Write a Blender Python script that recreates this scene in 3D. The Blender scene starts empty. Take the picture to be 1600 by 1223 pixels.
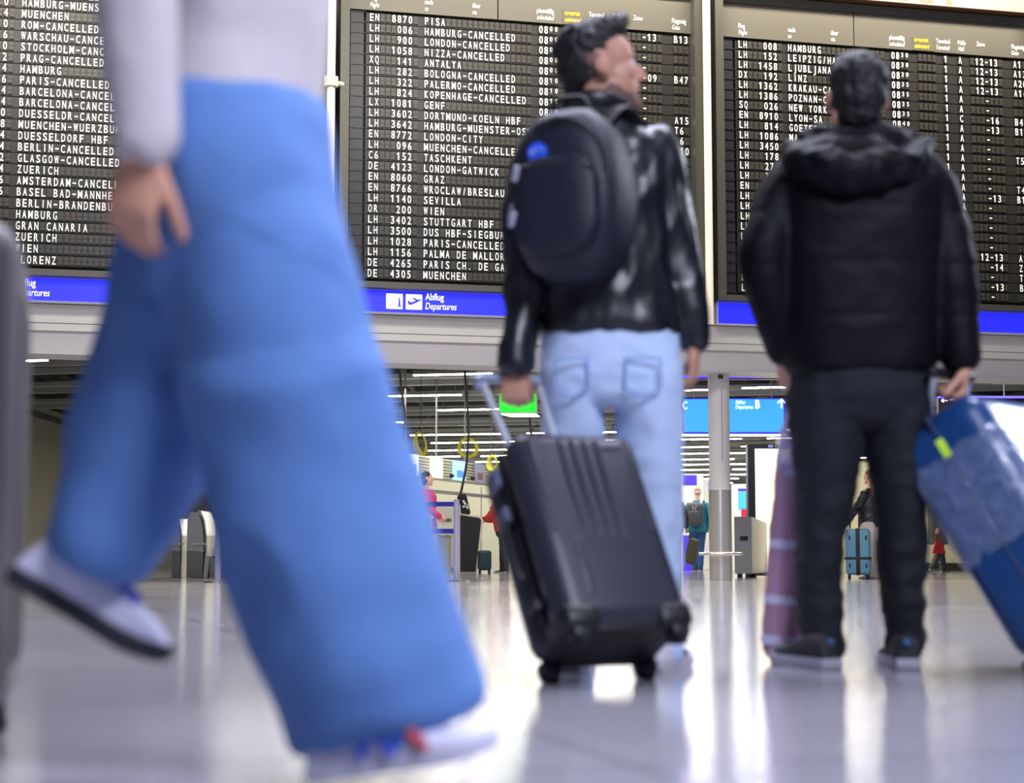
import bpy, bmesh, math, random
import numpy as np
from mathutils import Vector, Matrix, noise
random.seed(7)
SC = bpy.context.scene
COL = SC.collection

# ------------------------------------------------------------------ camera
F_PX = 2600.0                                   # focal length in pixels of the 1600-wide frame
TILT = math.atan(258.5 / F_PX)                  # the photographer crouches and looks slightly up
CT, ST = math.cos(TILT), math.sin(TILT)
CAM_H = 0.30
cam_data = bpy.data.cameras.new('camera')
cam = bpy.data.objects.new('camera', cam_data); COL.objects.link(cam)
cam.location = (0, 0, CAM_H); cam.rotation_euler = (math.pi / 2 + TILT, 0, 0)
cam_data.sensor_width = 36.0; cam_data.lens = 36.0 * F_PX / 1600.0
cam_data.clip_start = 0.05; cam_data.clip_end = 400
cam_data.dof.use_dof = True; cam_data.dof.focus_distance = 20.5; cam_data.dof.aperture_fstop = 2.5
SC.camera = cam
# ------------------------------------------------------------------ colour management
SC.view_settings.view_transform = 'Standard'; SC.view_settings.look = 'None'
SC.view_settings.gamma = 1.0; SC.view_settings.use_curve_mapping = False
SC.view_settings.exposure = 0.35
# ------------------------------------------------------------------ ambient light of the big hall
w = bpy.data.worlds.new('hall_ambient'); SC.world = w; w.use_nodes = True
w.node_tree.nodes['Background'].inputs[0].default_value = (0.62, 0.66, 1.0, 1)
w.node_tree.nodes['Background'].inputs[1].default_value = 0.12

def area(name, loc, target, sx, sy, power, color):
    l = bpy.data.lights.new(name, 'AREA'); l.shape = 'RECTANGLE'; l.size = sx; l.size_y = sy
    l.energy = power; l.color = color
    o = bpy.data.objects.new(name, l); COL.objects.link(o); o.location = loc
    o.rotation_euler = (Vector(target) - Vector(loc)).to_track_quat('-Z', 'Y').to_euler()
    return o
# overhead light of the front hall, cool white, then two added unseen lights
area('hall_and_added_light', (1.0, 7.2, 7.5), (0.8, 6.2, 0), 7.0, 1.8, 950, (0.78, 0.79, 1.0))
area('hall_and_added_light', (8.2, 10.8, 5.2), (1.4, 4.5, 0.9), 2.4, 1.2, 260, (0.80, 0.86, 1.0))  # added light, aimed to put highlights on the blue suitcase's film
area('hall_and_added_light', (1.7, 0.2, 4.0), (-0.5, 2.3, 0.7), 2.2, 1.2, 240, (0.78, 0.82, 1.0))  # added low light near the camera, brightens the striding woman
# warm row of lamps washing the split-flap boards from above
area('board_lamp', (-4.2, 18.0, 9.3), (-5.2, 19.4, 6.0), 10.5, 0.3, 900, (1.0, 0.90, 0.74))
area('board_lamp', (4.4, 19.7, 9.3), (4.0, 21.4, 6.0), 10.5, 0.3, 900, (1.0, 0.90, 0.74))
area('hall_and_added_light', (-1, 12.5, 8.5), (-1, 21, 2.2), 9.0, 1.5, 480, (1.0, 0.95, 0.88))  # added fill from the passenger side, brightens beam and column
# ceiling lamps of the check-in hall behind the beam
for yy, pw in ((26, 430), (34, 520), (45, 620), (60, 800)):
    area('check_in_hall_lamp', (1.0, yy, 3.72), (1.0, yy, 0), 14, 3.0, pw, (1.0, 0.96, 0.84))

# ------------------------------------------------------------------ pixel + distance -> place
def ray(px, py):
    u = (px - 800) / F_PX; v = (611.5 - py) / F_PX; den = CT - v * ST
    return u / den, (ST + v * CT) / den
def P(px, py, Y):
    a, b = ray(px, py); return Vector((a * Y, Y, CAM_H + b * Y))
def PX(n, py, Y):                                # n pixels of width at distance Y, in metres
    v = (611.5 - py) / F_PX; return n / F_PX / (CT - v * ST) * Y
def floor_at(px, Y):
    v = (611.5 - 900) / F_PX; return Vector(((px - 800) / F_PX / (CT - v * ST) * Y, Y, 0))

# ------------------------------------------------------------------ materials
def lin(h):
    h = h.lstrip('#'); o = []
    for i in (0, 2, 4):
        c = int(h[i:i+2], 16) / 255
        o.append(c / 12.92 if c <= 0.04045 else ((c + 0.055) / 1.055) ** 2.4)
    return (*o, 1)
MATS = {}
def mat(name, col, rough=0.5, metal=0.0, var=0.0, vscale=8.0, bump=0.0, bscale=40.0, emit=None, estr=0.0,
        spec=0.5, coat=0.0, alpha=1.0, trans=0.0, stretch=(1, 1, 1), sheen=0.0):
    if name in MATS: return MATS[name]
    m = bpy.data.materials.new(name); m.use_nodes = True; nt = m.node_tree; n = nt.nodes; L = nt.links
    b = n['Principled BSDF']
    c = lin(col) if isinstance(col, str) else (*col, 1)
    b.inputs['Base Color'].default_value = c; b.inputs['Roughness'].default_value = rough
    b.inputs['Metallic'].default_value = metal; b.inputs['Specular IOR Level'].default_value = spec
    b.inputs['Coat Weight'].default_value = coat; b.inputs['Alpha'].default_value = alpha
    b.inputs['Transmission Weight'].default_value = trans; b.inputs['Sheen Weight'].default_value = sheen
    if emit is not None:
        b.inputs['Emission Color'].default_value = lin(emit) if isinstance(emit, str) else (*emit, 1)
        b.inputs['Emission Strength'].default_value = estr
    tc = n.new('ShaderNodeTexCoord'); mp = n.new('ShaderNodeMapping'); mp.inputs['Scale'].default_value = stretch
    L.new(tc.outputs['Object'], mp.inputs['Vector'])
    if var > 0:
        t = n.new('ShaderNodeTexNoise'); t.inputs['Scale'].default_value = vscale; t.inputs['Detail'].default_value = 4
        L.new(mp.outputs[0], t.inputs['Vector'])
        r = n.new('ShaderNodeMixRGB'); r.inputs[1].default_value = tuple(x * (1 - var) for x in c[:3]) + (1,)
        r.inputs[2].default_value = tuple(min(1, x * (1 + var)) for x in c[:3]) + (1,)
        L.new(t.outputs['Fac'], r.inputs[0]); L.new(r.outputs[0], b.inputs['Base Color'])
    if bump > 0:
        t2 = n.new('ShaderNodeTexNoise'); t2.inputs['Scale'].default_value = bscale; t2.inputs['Detail'].default_value = 5
        L.new(mp.outputs[0], t2.inputs['Vector'])
        bp = n.new('ShaderNodeBump'); bp.inputs['Strength'].default_value = bump; bp.inputs['Distance'].default_value = 0.01
        L.new(t2.outputs['Fac'], bp.inputs['Height']); L.new(bp.outputs[0], b.inputs['Normal'])
    MATS[name] = m; return m

def floor_material():
    m = bpy.data.materials.new('polished_stone_floor'); m.use_nodes = True; nt = m.node_tree; n = nt.nodes; L = nt.links
    b = n['Principled BSDF']; tc = n.new('ShaderNodeTexCoord')
    mp = n.new('ShaderNodeMapping'); mp.inputs['Rotation'].default_value = (0, 0, math.radians(-17))
    mp.inputs['Location'].default_value = (0.32, 0.1, 0)
    L.new(tc.outputs['Object'], mp.inputs['Vector'])
    br = n.new('ShaderNodeTexBrick'); br.offset = 0.0; br.inputs['Scale'].default_value = 1.0
    br.inputs['Brick Width'].default_value = 1.2; br.inputs['Row Height'].default_value = 1.2
    br.inputs['Mortar Size'].default_value = 0.006; br.inputs['Mortar Smooth'].default_value = 0.2
    br.inputs['Color1'].default_value = lin('#9d9ba3'); br.inputs['Color2'].default_value = lin('#a7a5ab')
    br.inputs['Mortar'].default_value = lin('#77757a')
    L.new(mp.outputs[0], br.inputs['Vector'])
    sp = n.new('ShaderNodeTexNoise'); sp.inputs['Scale'].default_value = 55; sp.inputs['Detail'].default_value = 6
    L.new(tc.outputs['Object'], sp.inputs['Vector'])
    mx = n.new('ShaderNodeMixRGB'); mx.blend_type = 'OVERLAY'; mx.inputs[0].default_value = 0.25
    L.new(br.outputs['Color'], mx.inputs[1]); L.new(sp.outputs['Fac'], mx.inputs[2]); L.new(mx.outputs[0], b.inputs['Base Color'])
    cl = n.new('ShaderNodeTexNoise'); cl.inputs['Scale'].default_value = 1.3; cl.inputs['Detail'].default_value = 5
    L.new(tc.outputs['Object'], cl.inputs['Vector'])
    mr = n.new('ShaderNodeMapRange'); mr.inputs['To Min'].default_value = 0.07; mr.inputs['To Max'].default_value = 0.14
    L.new(cl.outputs['Fac'], mr.inputs['Value']); L.new(mr.outputs[0], b.inputs['Roughness'])
    b.inputs['Specular IOR Level'].default_value = 0.6
    bp = n.new('ShaderNodeBump'); bp.inputs['Strength'].default_value = 0.06; bp.inputs['Distance'].default_value = 0.01
    L.new(sp.outputs['Fac'], bp.inputs['Height']); L.new(bp.outputs[0], b.inputs['Normal'])
    return m

# ------------------------------------------------------------------ mesh builder
def world_loc(o):
    v = Vector((0, 0, 0))
    while o is not None: v += o.location; o = o.parent
    return v
def rotm(axis, deg): return Matrix.Rotation(math.radians(deg), 4, axis)
def basis(o, x, y, z):                            # 4x4 from origin and three axes
    m = Matrix.Identity(4)
    for i, a in enumerate((x, y, z)):
        for k in range(3): m[k][i] = a[k]
    for k in range(3): m[k][3] = o[k]
    return m
def catmull(pts, rad, sub):
    if sub <= 1 or len(pts) < 3: return pts, rad
    P_, R_ = [], []
    n = len(pts)
    for i in range(n - 1):
        p0, p1, p2, p3 = pts[max(i-1, 0)], pts[i], pts[i+1], pts[min(i+2, n-1)]
        for k in range(sub):
            t = k / sub; t2, t3 = t * t, t * t * t
            P_.append(0.5 * ((2*p1) + (p2-p0)*t + (2*p0-5*p1+4*p2-p3)*t2 + (3*p1-p0-3*p2+p3)*t3))
            s = t * t * (3 - 2 * t); a, b = rad[i], rad[i+1]
            R_.append((a[0]*(1-s)+b[0]*s, a[1]*(1-s)+b[1]*s))
    P_.append(pts[-1]); R_.append(rad[-1])
    return P_, R_
class MB:
    def __init__(self): self.v = []; self.f = []; self.mi = []
    def add(self, vs, fs, M=None, mi=0):
        o = len(self.v)
        if M is not None: vs = [M @ Vector(p) for p in vs]
        self.v.extend(Vector(p) for p in vs)
        for f in fs: self.f.append([i + o for i in f]); self.mi.append(mi)
        return self
    def box(self, c, s, M=None, mi=0):
        x, y, z = c; a, b, d = s[0]/2, s[1]/2, s[2]/2
        vs = [(x-a,y-b,z-d),(x+a,y-b,z-d),(x+a,y+b,z-d),(x-a,y+b,z-d),(x-a,y-b,z+d),(x+a,y-b,z+d),(x+a,y+b,z+d),(x-a,y+b,z+d)]
        return self.add(vs, [(0,3,2,1),(4,5,6,7),(0,1,5,4),(1,2,6,5),(2,3,7,6),(3,0,4,7)], M, mi)
    def rbox(self, c, s, r, M=None, mi=0, seg=3):
        bm = bmesh.new(); bmesh.ops.create_cube(bm, size=1.0)
        bmesh.ops.scale(bm, vec=s, verts=bm.verts)
        r = min(r, min(s) * 0.49)
        bmesh.ops.bevel(bm, geom=list(bm.edges), offset=r, segments=seg, profile=0.5, affect='EDGES')
        bmesh.ops.translate(bm, vec=c, verts=bm.verts)
        bm.verts.index_update()
        self.add([v.co.copy() for v in bm.verts], [[v.index for v in f.verts] for f in bm.faces], M, mi); bm.free(); return self
    def tube(self, pts, rad, ref=(1, 0, 0), n=14, sub=4, M=None, mi=0, cap=0.6, roll=None):
        pts = [Vector(p) for p in pts]; rad = [(r, r) if isinstance(r, (int, float)) else r for r in rad]
        if len(rad) == 1: rad = rad * len(pts)
        pts, rad = catmull(pts, rad, sub)
        ref = Vector(ref); N = len(pts); rings = []
        tang = []
        for i in range(N):
            t = (pts[min(i+1, N-1)] - pts[max(i-1, 0)]); tang.append(t.normalized() if t.length > 1e-9 else Vector((0, 0, 1)))
        def ring(c, t, ra, rb):
            a = ref - t * ref.dot(t)
            if a.length < 1e-4: a = Vector((0, 1, 0.2)) - t * Vector((0, 1, 0.2)).dot(t)
            a.normalize(); b = t.cross(a)
            return [c + a * (ra * math.cos(2*math.pi*k/n)) + b * (rb * math.sin(2*math.pi*k/n)) for k in range(n)]
        if cap > 0:
            m0 = min(rad[0])
            for q in (1.0, 0.72, 0.38):
                rings.append(ring(pts[0] - tang[0] * m0 * cap * q, tang[0], rad[0][0]*math.sqrt(max(0.02, 1-q*q)), rad[0][1]*math.sqrt(max(0.02, 1-q*q))))
        for i in range(N): rings.append(ring(pts[i], tang[i], *rad[i]))
        if cap > 0:
            m1 = min(rad[-1])
            for q in (0.38, 0.72, 1.0):
                rings.append(ring(pts[-1] + tang[-1] * m1 * cap * q, tang[-1], rad[-1][0]*math.sqrt(max(0.02, 1-q*q)), rad[-1][1]*math.sqrt(max(0.02, 1-q*q))))
        return self.rings(rings, M, mi)
    def rings(self, rings, M=None, mi=0, caps=True):
        n = len(rings[0]); vs = [p for r in rings for p in r]; fs = []
        for i in range(len(rings) - 1):
            for k in range(n):
                a, b = i*n+k, i*n+(k+1) % n; fs.append((a, b, b+n, a+n))
        if caps:
            fs.append(tuple(reversed(range(n)))); fs.append(tuple(range((len(rings)-1)*n, len(rings)*n)))
        return self.add(vs, fs, M, mi)
    def hloft(self, rows, n=28, M=None, mi=0, p=2.0):   # rows of (cx, cy, z, rx, ry): horizontal super-ellipses
        rings = []
        for (cx, cy, z, rx, ry) in rows:
            rg = []
            for k in range(n):
                a = 2*math.pi*k/n; c, s = math.cos(a), math.sin(a)
                rg.append(Vector((cx + rx*math.copysign(abs(c)**(2/p), c), cy + ry*math.copysign(abs(s)**(2/p), s), z)))
            rings.append(rg)
        return self.rings(rings, M, mi)
    def ell(self, c, r, M=None, mi=0, nu=18, nv=12):
        c = Vector(c); rings = []
        for j in range(1, nv):
            th = math.pi * j / nv
            rings.append([c + Vector((r[0]*math.sin(th)*math.cos(2*math.pi*k/nu), r[1]*math.sin(th)*math.sin(2*math.pi*k/nu), -r[2]*math.cos(th))) for k in range(nu)])
        return self.rings(rings, M, mi)
    def cyl(self, p0, p1, r0, r1=None, n=20, mi=0, M=None):
        return self.tube([p0, p1], [r0, r0 if r1 is None else r1], ref=(0.31, 0.2, 0.93), n=n, sub=1, cap=0, mi=mi, M=M)
    def torus(self, c, R, r, ax=(0, 0, 1), n=28, m=8, mi=0, M=None, arc=(0, 360)):
        ax = Vector(ax).normalized(); a = ax.orthogonal().normalized(); b = ax.cross(a); full = arc[1]-arc[0] >= 360
        rings = []
        for i in range(n + (0 if full else 1)):
            t = math.radians(arc[0] + (arc[1]-arc[0]) * i / n); d = a*math.cos(t) + b*math.sin(t)
            rings.append([Vector(c) + d*(R + r*math.cos(2*math.pi*k/m)) + ax*(r*math.sin(2*math.pi*k/m)) for k in range(m)])
        if full: rings.append(rings[0])
        return self.rings(rings, M, mi, caps=not full)
    def prism(self, poly, z0, z1, M=None, mi=0):          # polygon (x, y) extruded along z
        n = len(poly); vs = [(x, y, z0) for x, y in poly] + [(x, y, z1) for x, y in poly]
        fs = [tuple(reversed(range(n))), tuple(range(n, 2*n))] + [(k, (k+1) % n, n+(k+1) % n, n+k) for k in range(n)]
        return self.add(vs, fs, M, mi)
    def build(self, name, mats, parent=None, smooth=True, angle=38, world=True, fuse=0, post=None, smooth_it=3, kind=None):
        base = world_loc(parent) if (parent is not None and world) else Vector((0, 0, 0))
        me = bpy.data.meshes.new(name)
        me.from_pydata([tuple(p - base) for p in self.v], [], self.f)
        if not isinstance(mats, (list, tuple)): mats = [mats]
        if fuse:
            bm = bmesh.new(); bm.from_mesh(me); bmesh.ops.recalc_face_normals(bm, faces=bm.faces); bm.to_mesh(me); bm.free()
            tmp = bpy.data.objects.new('tmp', me); COL.objects.link(tmp)
            r = tmp.modifiers.new('r', 'REMESH'); r.mode = 'VOXEL'; r.voxel_size = fuse
            s = tmp.modifiers.new('s', 'SMOOTH'); s.factor = 0.5; s.iterations = smooth_it
            dg = bpy.context.evaluated_depsgraph_get()
            me2 = bpy.data.meshes.new_from_object(tmp.evaluated_get(dg)); me2.name = name
            bpy.data.objects.remove(tmp); bpy.data.meshes.remove(me); me = me2; me.materials.clear()
            for m in mats: me.materials.append(m)
        else:
            for m in mats: me.materials.append(m)
            if len(mats) > 1: me.polygons.foreach_set('material_index', self.mi)
            bm = bmesh.new(); bm.from_mesh(me); bmesh.ops.recalc_face_normals(bm, faces=bm.faces); bm.to_mesh(me); bm.free()
        if post: post(me, base)
        if smooth:
            me.polygons.foreach_set('use_smooth', [True] * len(me.polygons))
            if not fuse: me.set_sharp_from_angle(angle=math.radians(angle))
        me.update()
        o = bpy.data.objects.new(name, me); COL.objects.link(o)
        if parent is not None: o.parent = parent
        if kind: o['kind'] = kind
        return o
def folds(amp, scale, seed=0, fine=0.0, mask=None):        # cloth folds: real displacement along the normals
    def f(me, base):
        off = Vector((seed*7.3, seed*3.1, seed*1.7)); N = len(me.vertices)
        nor = [v.normal.copy() for v in me.vertices]
        for v, nn in zip(me.vertices, nor):
            p = v.co + base; q = Vector((p.x*scale[0], p.y*scale[1], p.z*scale[2])) + off
            d = noise.noise(q); d = (1 - 2*abs(d)) * 0.5 if d < 0.3 else 0.2 - d*0.4
            d = d * amp + (noise.noise(q*3.1) * fine if fine else 0)
            if mask: d *= mask(p)
            v.co += nn * d
    return f
def tag(o, label, cat, group=None, kind=None):
    o['label'] = label; o['category'] = cat
    if group: o['group'] = group
    if kind: o['kind'] = kind
    return o
def thing(name, label, cat, loc=(0, 0, 0), group=None, rotz=0.0):
    o = bpy.data.objects.new(name, None); COL.objects.link(o); o.location = loc; o.rotation_euler = (0, 0, rotz)
    o.empty_display_size = 0.1
    return tag(o, label, cat, group)
def copy_tree(o, parent=None):
    c = o.copy(); COL.objects.link(c); c.parent = parent
    for ch in list(o.children): copy_tree(ch, c)
    return c

# ------------------------------------------------------------------ lettering
_G = {}
def glyph(s, shear=0.0, bold=0.0):
    key = (s, shear, bold)
    if key in _G: return _G[key]
    cu = bpy.data.curves.new('t', 'FONT'); cu.body = s; cu.size = 1.0; cu.shear = shear; cu.offset = bold
    cu.resolution_u = 3
    ob = bpy.data.objects.new('t', cu); COL.objects.link(ob)
    dg = bpy.context.evaluated_depsgraph_get(); me = bpy.data.meshes.new_from_object(ob.evaluated_get(dg))
    vs = [v.co.copy() for v in me.vertices]; fs = [list(p.vertices) for p in me.polygons]
    bpy.data.objects.remove(ob); bpy.data.curves.remove(cu); bpy.data.meshes.remove(me)
    _G[key] = (vs, fs); return _G[key]
CAP = None
def cap_height():
    global CAP
    if CAP is None: CAP = max(v.y for v in glyph('H')[0])
    return CAP
def text(mb, s, x, z, h, yoff, shear=0.0, bold=0.0, mi=0, sx=1.0, align='l', M=None, thick=0.004):
    vs, fs = glyph(s, shear, bold)
    if not vs: return 0
    k = h / cap_height(); x0 = min(v.x for v in vs); x1 = max(v.x for v in vs); wd = (x1 - x0) * k * sx
    if align == 'r': x -= wd
    if align == 'c': x -= wd / 2
    A = [Vector((x + (v.x - x0)*k*sx, yoff, z + v.y*k)) for v in vs]
    n = len(A); B = [p + Vector((0, thick, 0)) for p in A]
    edges = {}
    for f in fs:
        for a, b in zip(f, f[1:] + f[:1]): edges[(a, b)] = 1
    side = [(a, b, b+n, a+n) for (a, b) in edges if (b, a) not in edges]
    mb.add(A + B, [tuple(f) for f in fs] + [tuple(i+n for i in reversed(f)) for f in fs] + side, M, mi)
    return wd
# ================================================================== SETTING
def structure(mb, name, m, **k):
    o = mb.build(name, m, None, **k); o['kind'] = 'structure'; return o
structure(MB().box((0, 45, -0.05), (90, 110, 0.1)), 'floor', floor_material(), smooth=False)

BO, BD, BN = Vector((2.70, 21.15, 0)), Vector((0.974, 0.2263, 0)).normalized(), None
BY = Vector((-BD.y, BD.x, 0))                                # points away from the camera
BM_ = basis(BO, BD, BY, Vector((0, 0, 1)))                   # local frame of the board wall
def BP(s, y, z): return BM_ @ Vector((s, y, z))

M_beam = mat('pale_grey_metal_cladding', '#cfccc4', 0.45, 0.0, var=0.05, vscale=1.5, stretch=(0.3, 1, 6))
M_beam2 = mat('grey_painted_fascia', '#b7b4b4', 0.5, var=0.04, vscale=1.2)
M_dark = mat('dark_void_backing', '#15151a', 0.7)  # dark colour stands in for the darkness of the opening behind the boards
M_frame = mat('anodised_olive_frame', '#56544c', 0.42, 0.55, var=0.06, vscale=3, stretch=(1, 1, .2))
mb = MB()
for i, (z0, z1, y) in enumerate(((3.10, 3.24, -0.02), (3.02, 3.10, -0.035), (2.93, 3.015, -0.02))):   # panelled upper cladding
    for s0 in np.arange(-12.3, 7.6, 2.41):
        mb.box((s0 + 1.205, y + 0.25, (z0 + z1)/2), (2.395, 0.5, z1 - z0), BM_)
structure(mb, 'trim_1', M_beam, smooth=False)
mb = MB().box((-2.3, 0.31, 2.795), (20.6, 0.58, 0.27), BM_)
mb.box((-2.3, 0.012, 2.662), (20.6, 0.03, 0.012), BM_)
structure(mb, 'wall_front', M_beam2, smooth=False)
structure(MB().box((-2.3, 0.75, 6.0), (20.6, 0.06, 6.0), BM_), 'opening_backing', M_dark, smooth=False)
# thin blue glow panel between the boards
M_blue = mat('blue_sign_face', '#2c30e8', 0.35, emit='#2326ff', estr=0.75)
structure(MB().box((-0.235, 0.70, 6.0), (0.035, 0.03, 1.3), BM_), 'trim_2', M_blue, smooth=False)

# back hall: dark ceiling deck and far wall
M_deck = mat('dark_ceiling_deck', '#17181a', 0.8)
LA = math.radians(-11.5); LDIR = Vector((math.cos(LA), math.sin(LA), 0)); LNOR = Vector((-math.sin(LA), math.cos(LA), 0))
LM = basis(Vector((0, 0, 0)), LDIR, LNOR, Vector((0, 0, 1)))
structure(MB().box((0, 57, 4.75), (70, 66, 0.08), LM), 'ceiling', M_deck, smooth=False)
M_wallfar = mat('warm_grey_far_wall', '#a8a48e', 0.7, var=0.06, vscale=0.6)
structure(MB().box((0, 92, 2.3), (80, 0.2, 4.8)), 'wall_far', M_wallfar, smooth=False)
structure(MB().box((-14, 55, 2.3), (0.2, 74, 4.8)), 'wall_left', M_wallfar, smooth=False)
structure(MB().box((24, 57, 2.3), (0.2, 70, 4.8)), 'wall_right', M_wallfar, smooth=False)
M_slat = mat('aluminium_ceiling_slat', '#b4b7b2', 0.5, 0.0, var=0.05, vscale=2)
mb = MB(); M_slat2 = mat('dull_ceiling_slat', '#8a8d89', 0.6)
r = 26.0
while r < 88:                                                 # open slat ceiling: bands of blades with dark gaps between
    for k, (dz, wd, hh, mi) in enumerate(((0.02, 0.16, 0.10, 0), (0.10, 0.22, 0.05, 1), (0.02, 0.16, 0.12, 0), (0.16, 0.5, 0.04, 1))):
        mb.box((4, r + k * 0.62, 4.02 + dz), (48, wd, hh), LM, mi)
    r += 3.66
structure(mb, 'trim_3', [M_slat, M_slat2], smooth=False)
mb = MB()
for x in np.arange(-14, 22, 3.4):                             # ducts and carriers above the slats
    mb.box((x, 57, 4.45), (0.28, 60, 0.18)); mb.cyl((x+1.3, 28, 4.5), (x+1.3, 86, 4.5), 0.07, n=8)
structure(mb, 'trim_4', mat('grey_duct', '#4a4c4c', 0.6), smooth=False)
# cream partition wall far right
M_cream = mat('cream_partition', '#d9d2ae', 0.6, var=0.03, vscale=1)
structure(MB().box((9.3, 36.6, 1.19), (5.6, 0.12, 2.38)), 'wall_partition', M_cream, smooth=False)
structure(MB().box((9.9, 36.45, 0.09), (4.4, 0.06, 0.16)), 'baseboard_partition', mat('dark_skirting', '#2b2a2a', 0.5), smooth=False)
# low grey wall at the back of the check-in area
M_grey = mat('grey_back_panel', '#a9a796', 0.6, var=0.04, vscale=1)
mb = MB()
for k in range(6): mb.box((-6.3 + k*1.55, 47.5, 1.25), (1.53, 0.1, 2.5))
structure(mb, 'wall_check_in', M_grey, smooth=False)

# ================================================================== SPLIT-FLAP BOARDS
M_head = mat('olive_header_panel', '#5f5c53', 0.38, 0.3, var=0.05, vscale=2, stretch=(.3, 1, 3))
M_field = mat('dark_grey_flap_field', '#2b2a28', 0.36, 0.2, var=0.08, vscale=3)
M_flap = mat('grey_blank_flap', '#38352e', 0.35, 0.1, var=0.22, vscale=5)
M_flapd = mat('black_flap', '#24231f', 0.4)
M_white = mat('white_flap_lettering', '#f4f1ea', 0.5, emit='#fffaf0', estr=0.28)  # slight glow put into the printed letters to keep them bright
M_whitep = mat('white_print', '#e9e6df', 0.5)
M_yellow = mat('yellow_print', '#f0c218', 0.5, emit='#ffc800', estr=0.1)
M_side = mat('dark_side_column', '#23222a', 0.35, 0.1)
PITCH, ROW1 = 0.1329, 6.920
def cols():
    c = []
    c += [0.25 + 0.069*i for i in range(9)]            # 0-8 flight
    c += [0.937 + 0.0690*i for i in range(20)]         # 9-28 destination
    c += [2.400 + 0.0665*i for i in range(4)]          # 29-32 scheduled
    c += [2.795 + 0.0670*i for i in range(4)]          # 33-36 estimated
    c += [3.165, 3.375]                                # 37 terminal, 38 hall
    c += [3.555 + 0.0690*i for i in range(7)]          # 39-45 zone
    c += [4.186 + 0.0690*i for i in range(3)]          # 46-48 gate
    return c
COLS = cols()
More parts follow.
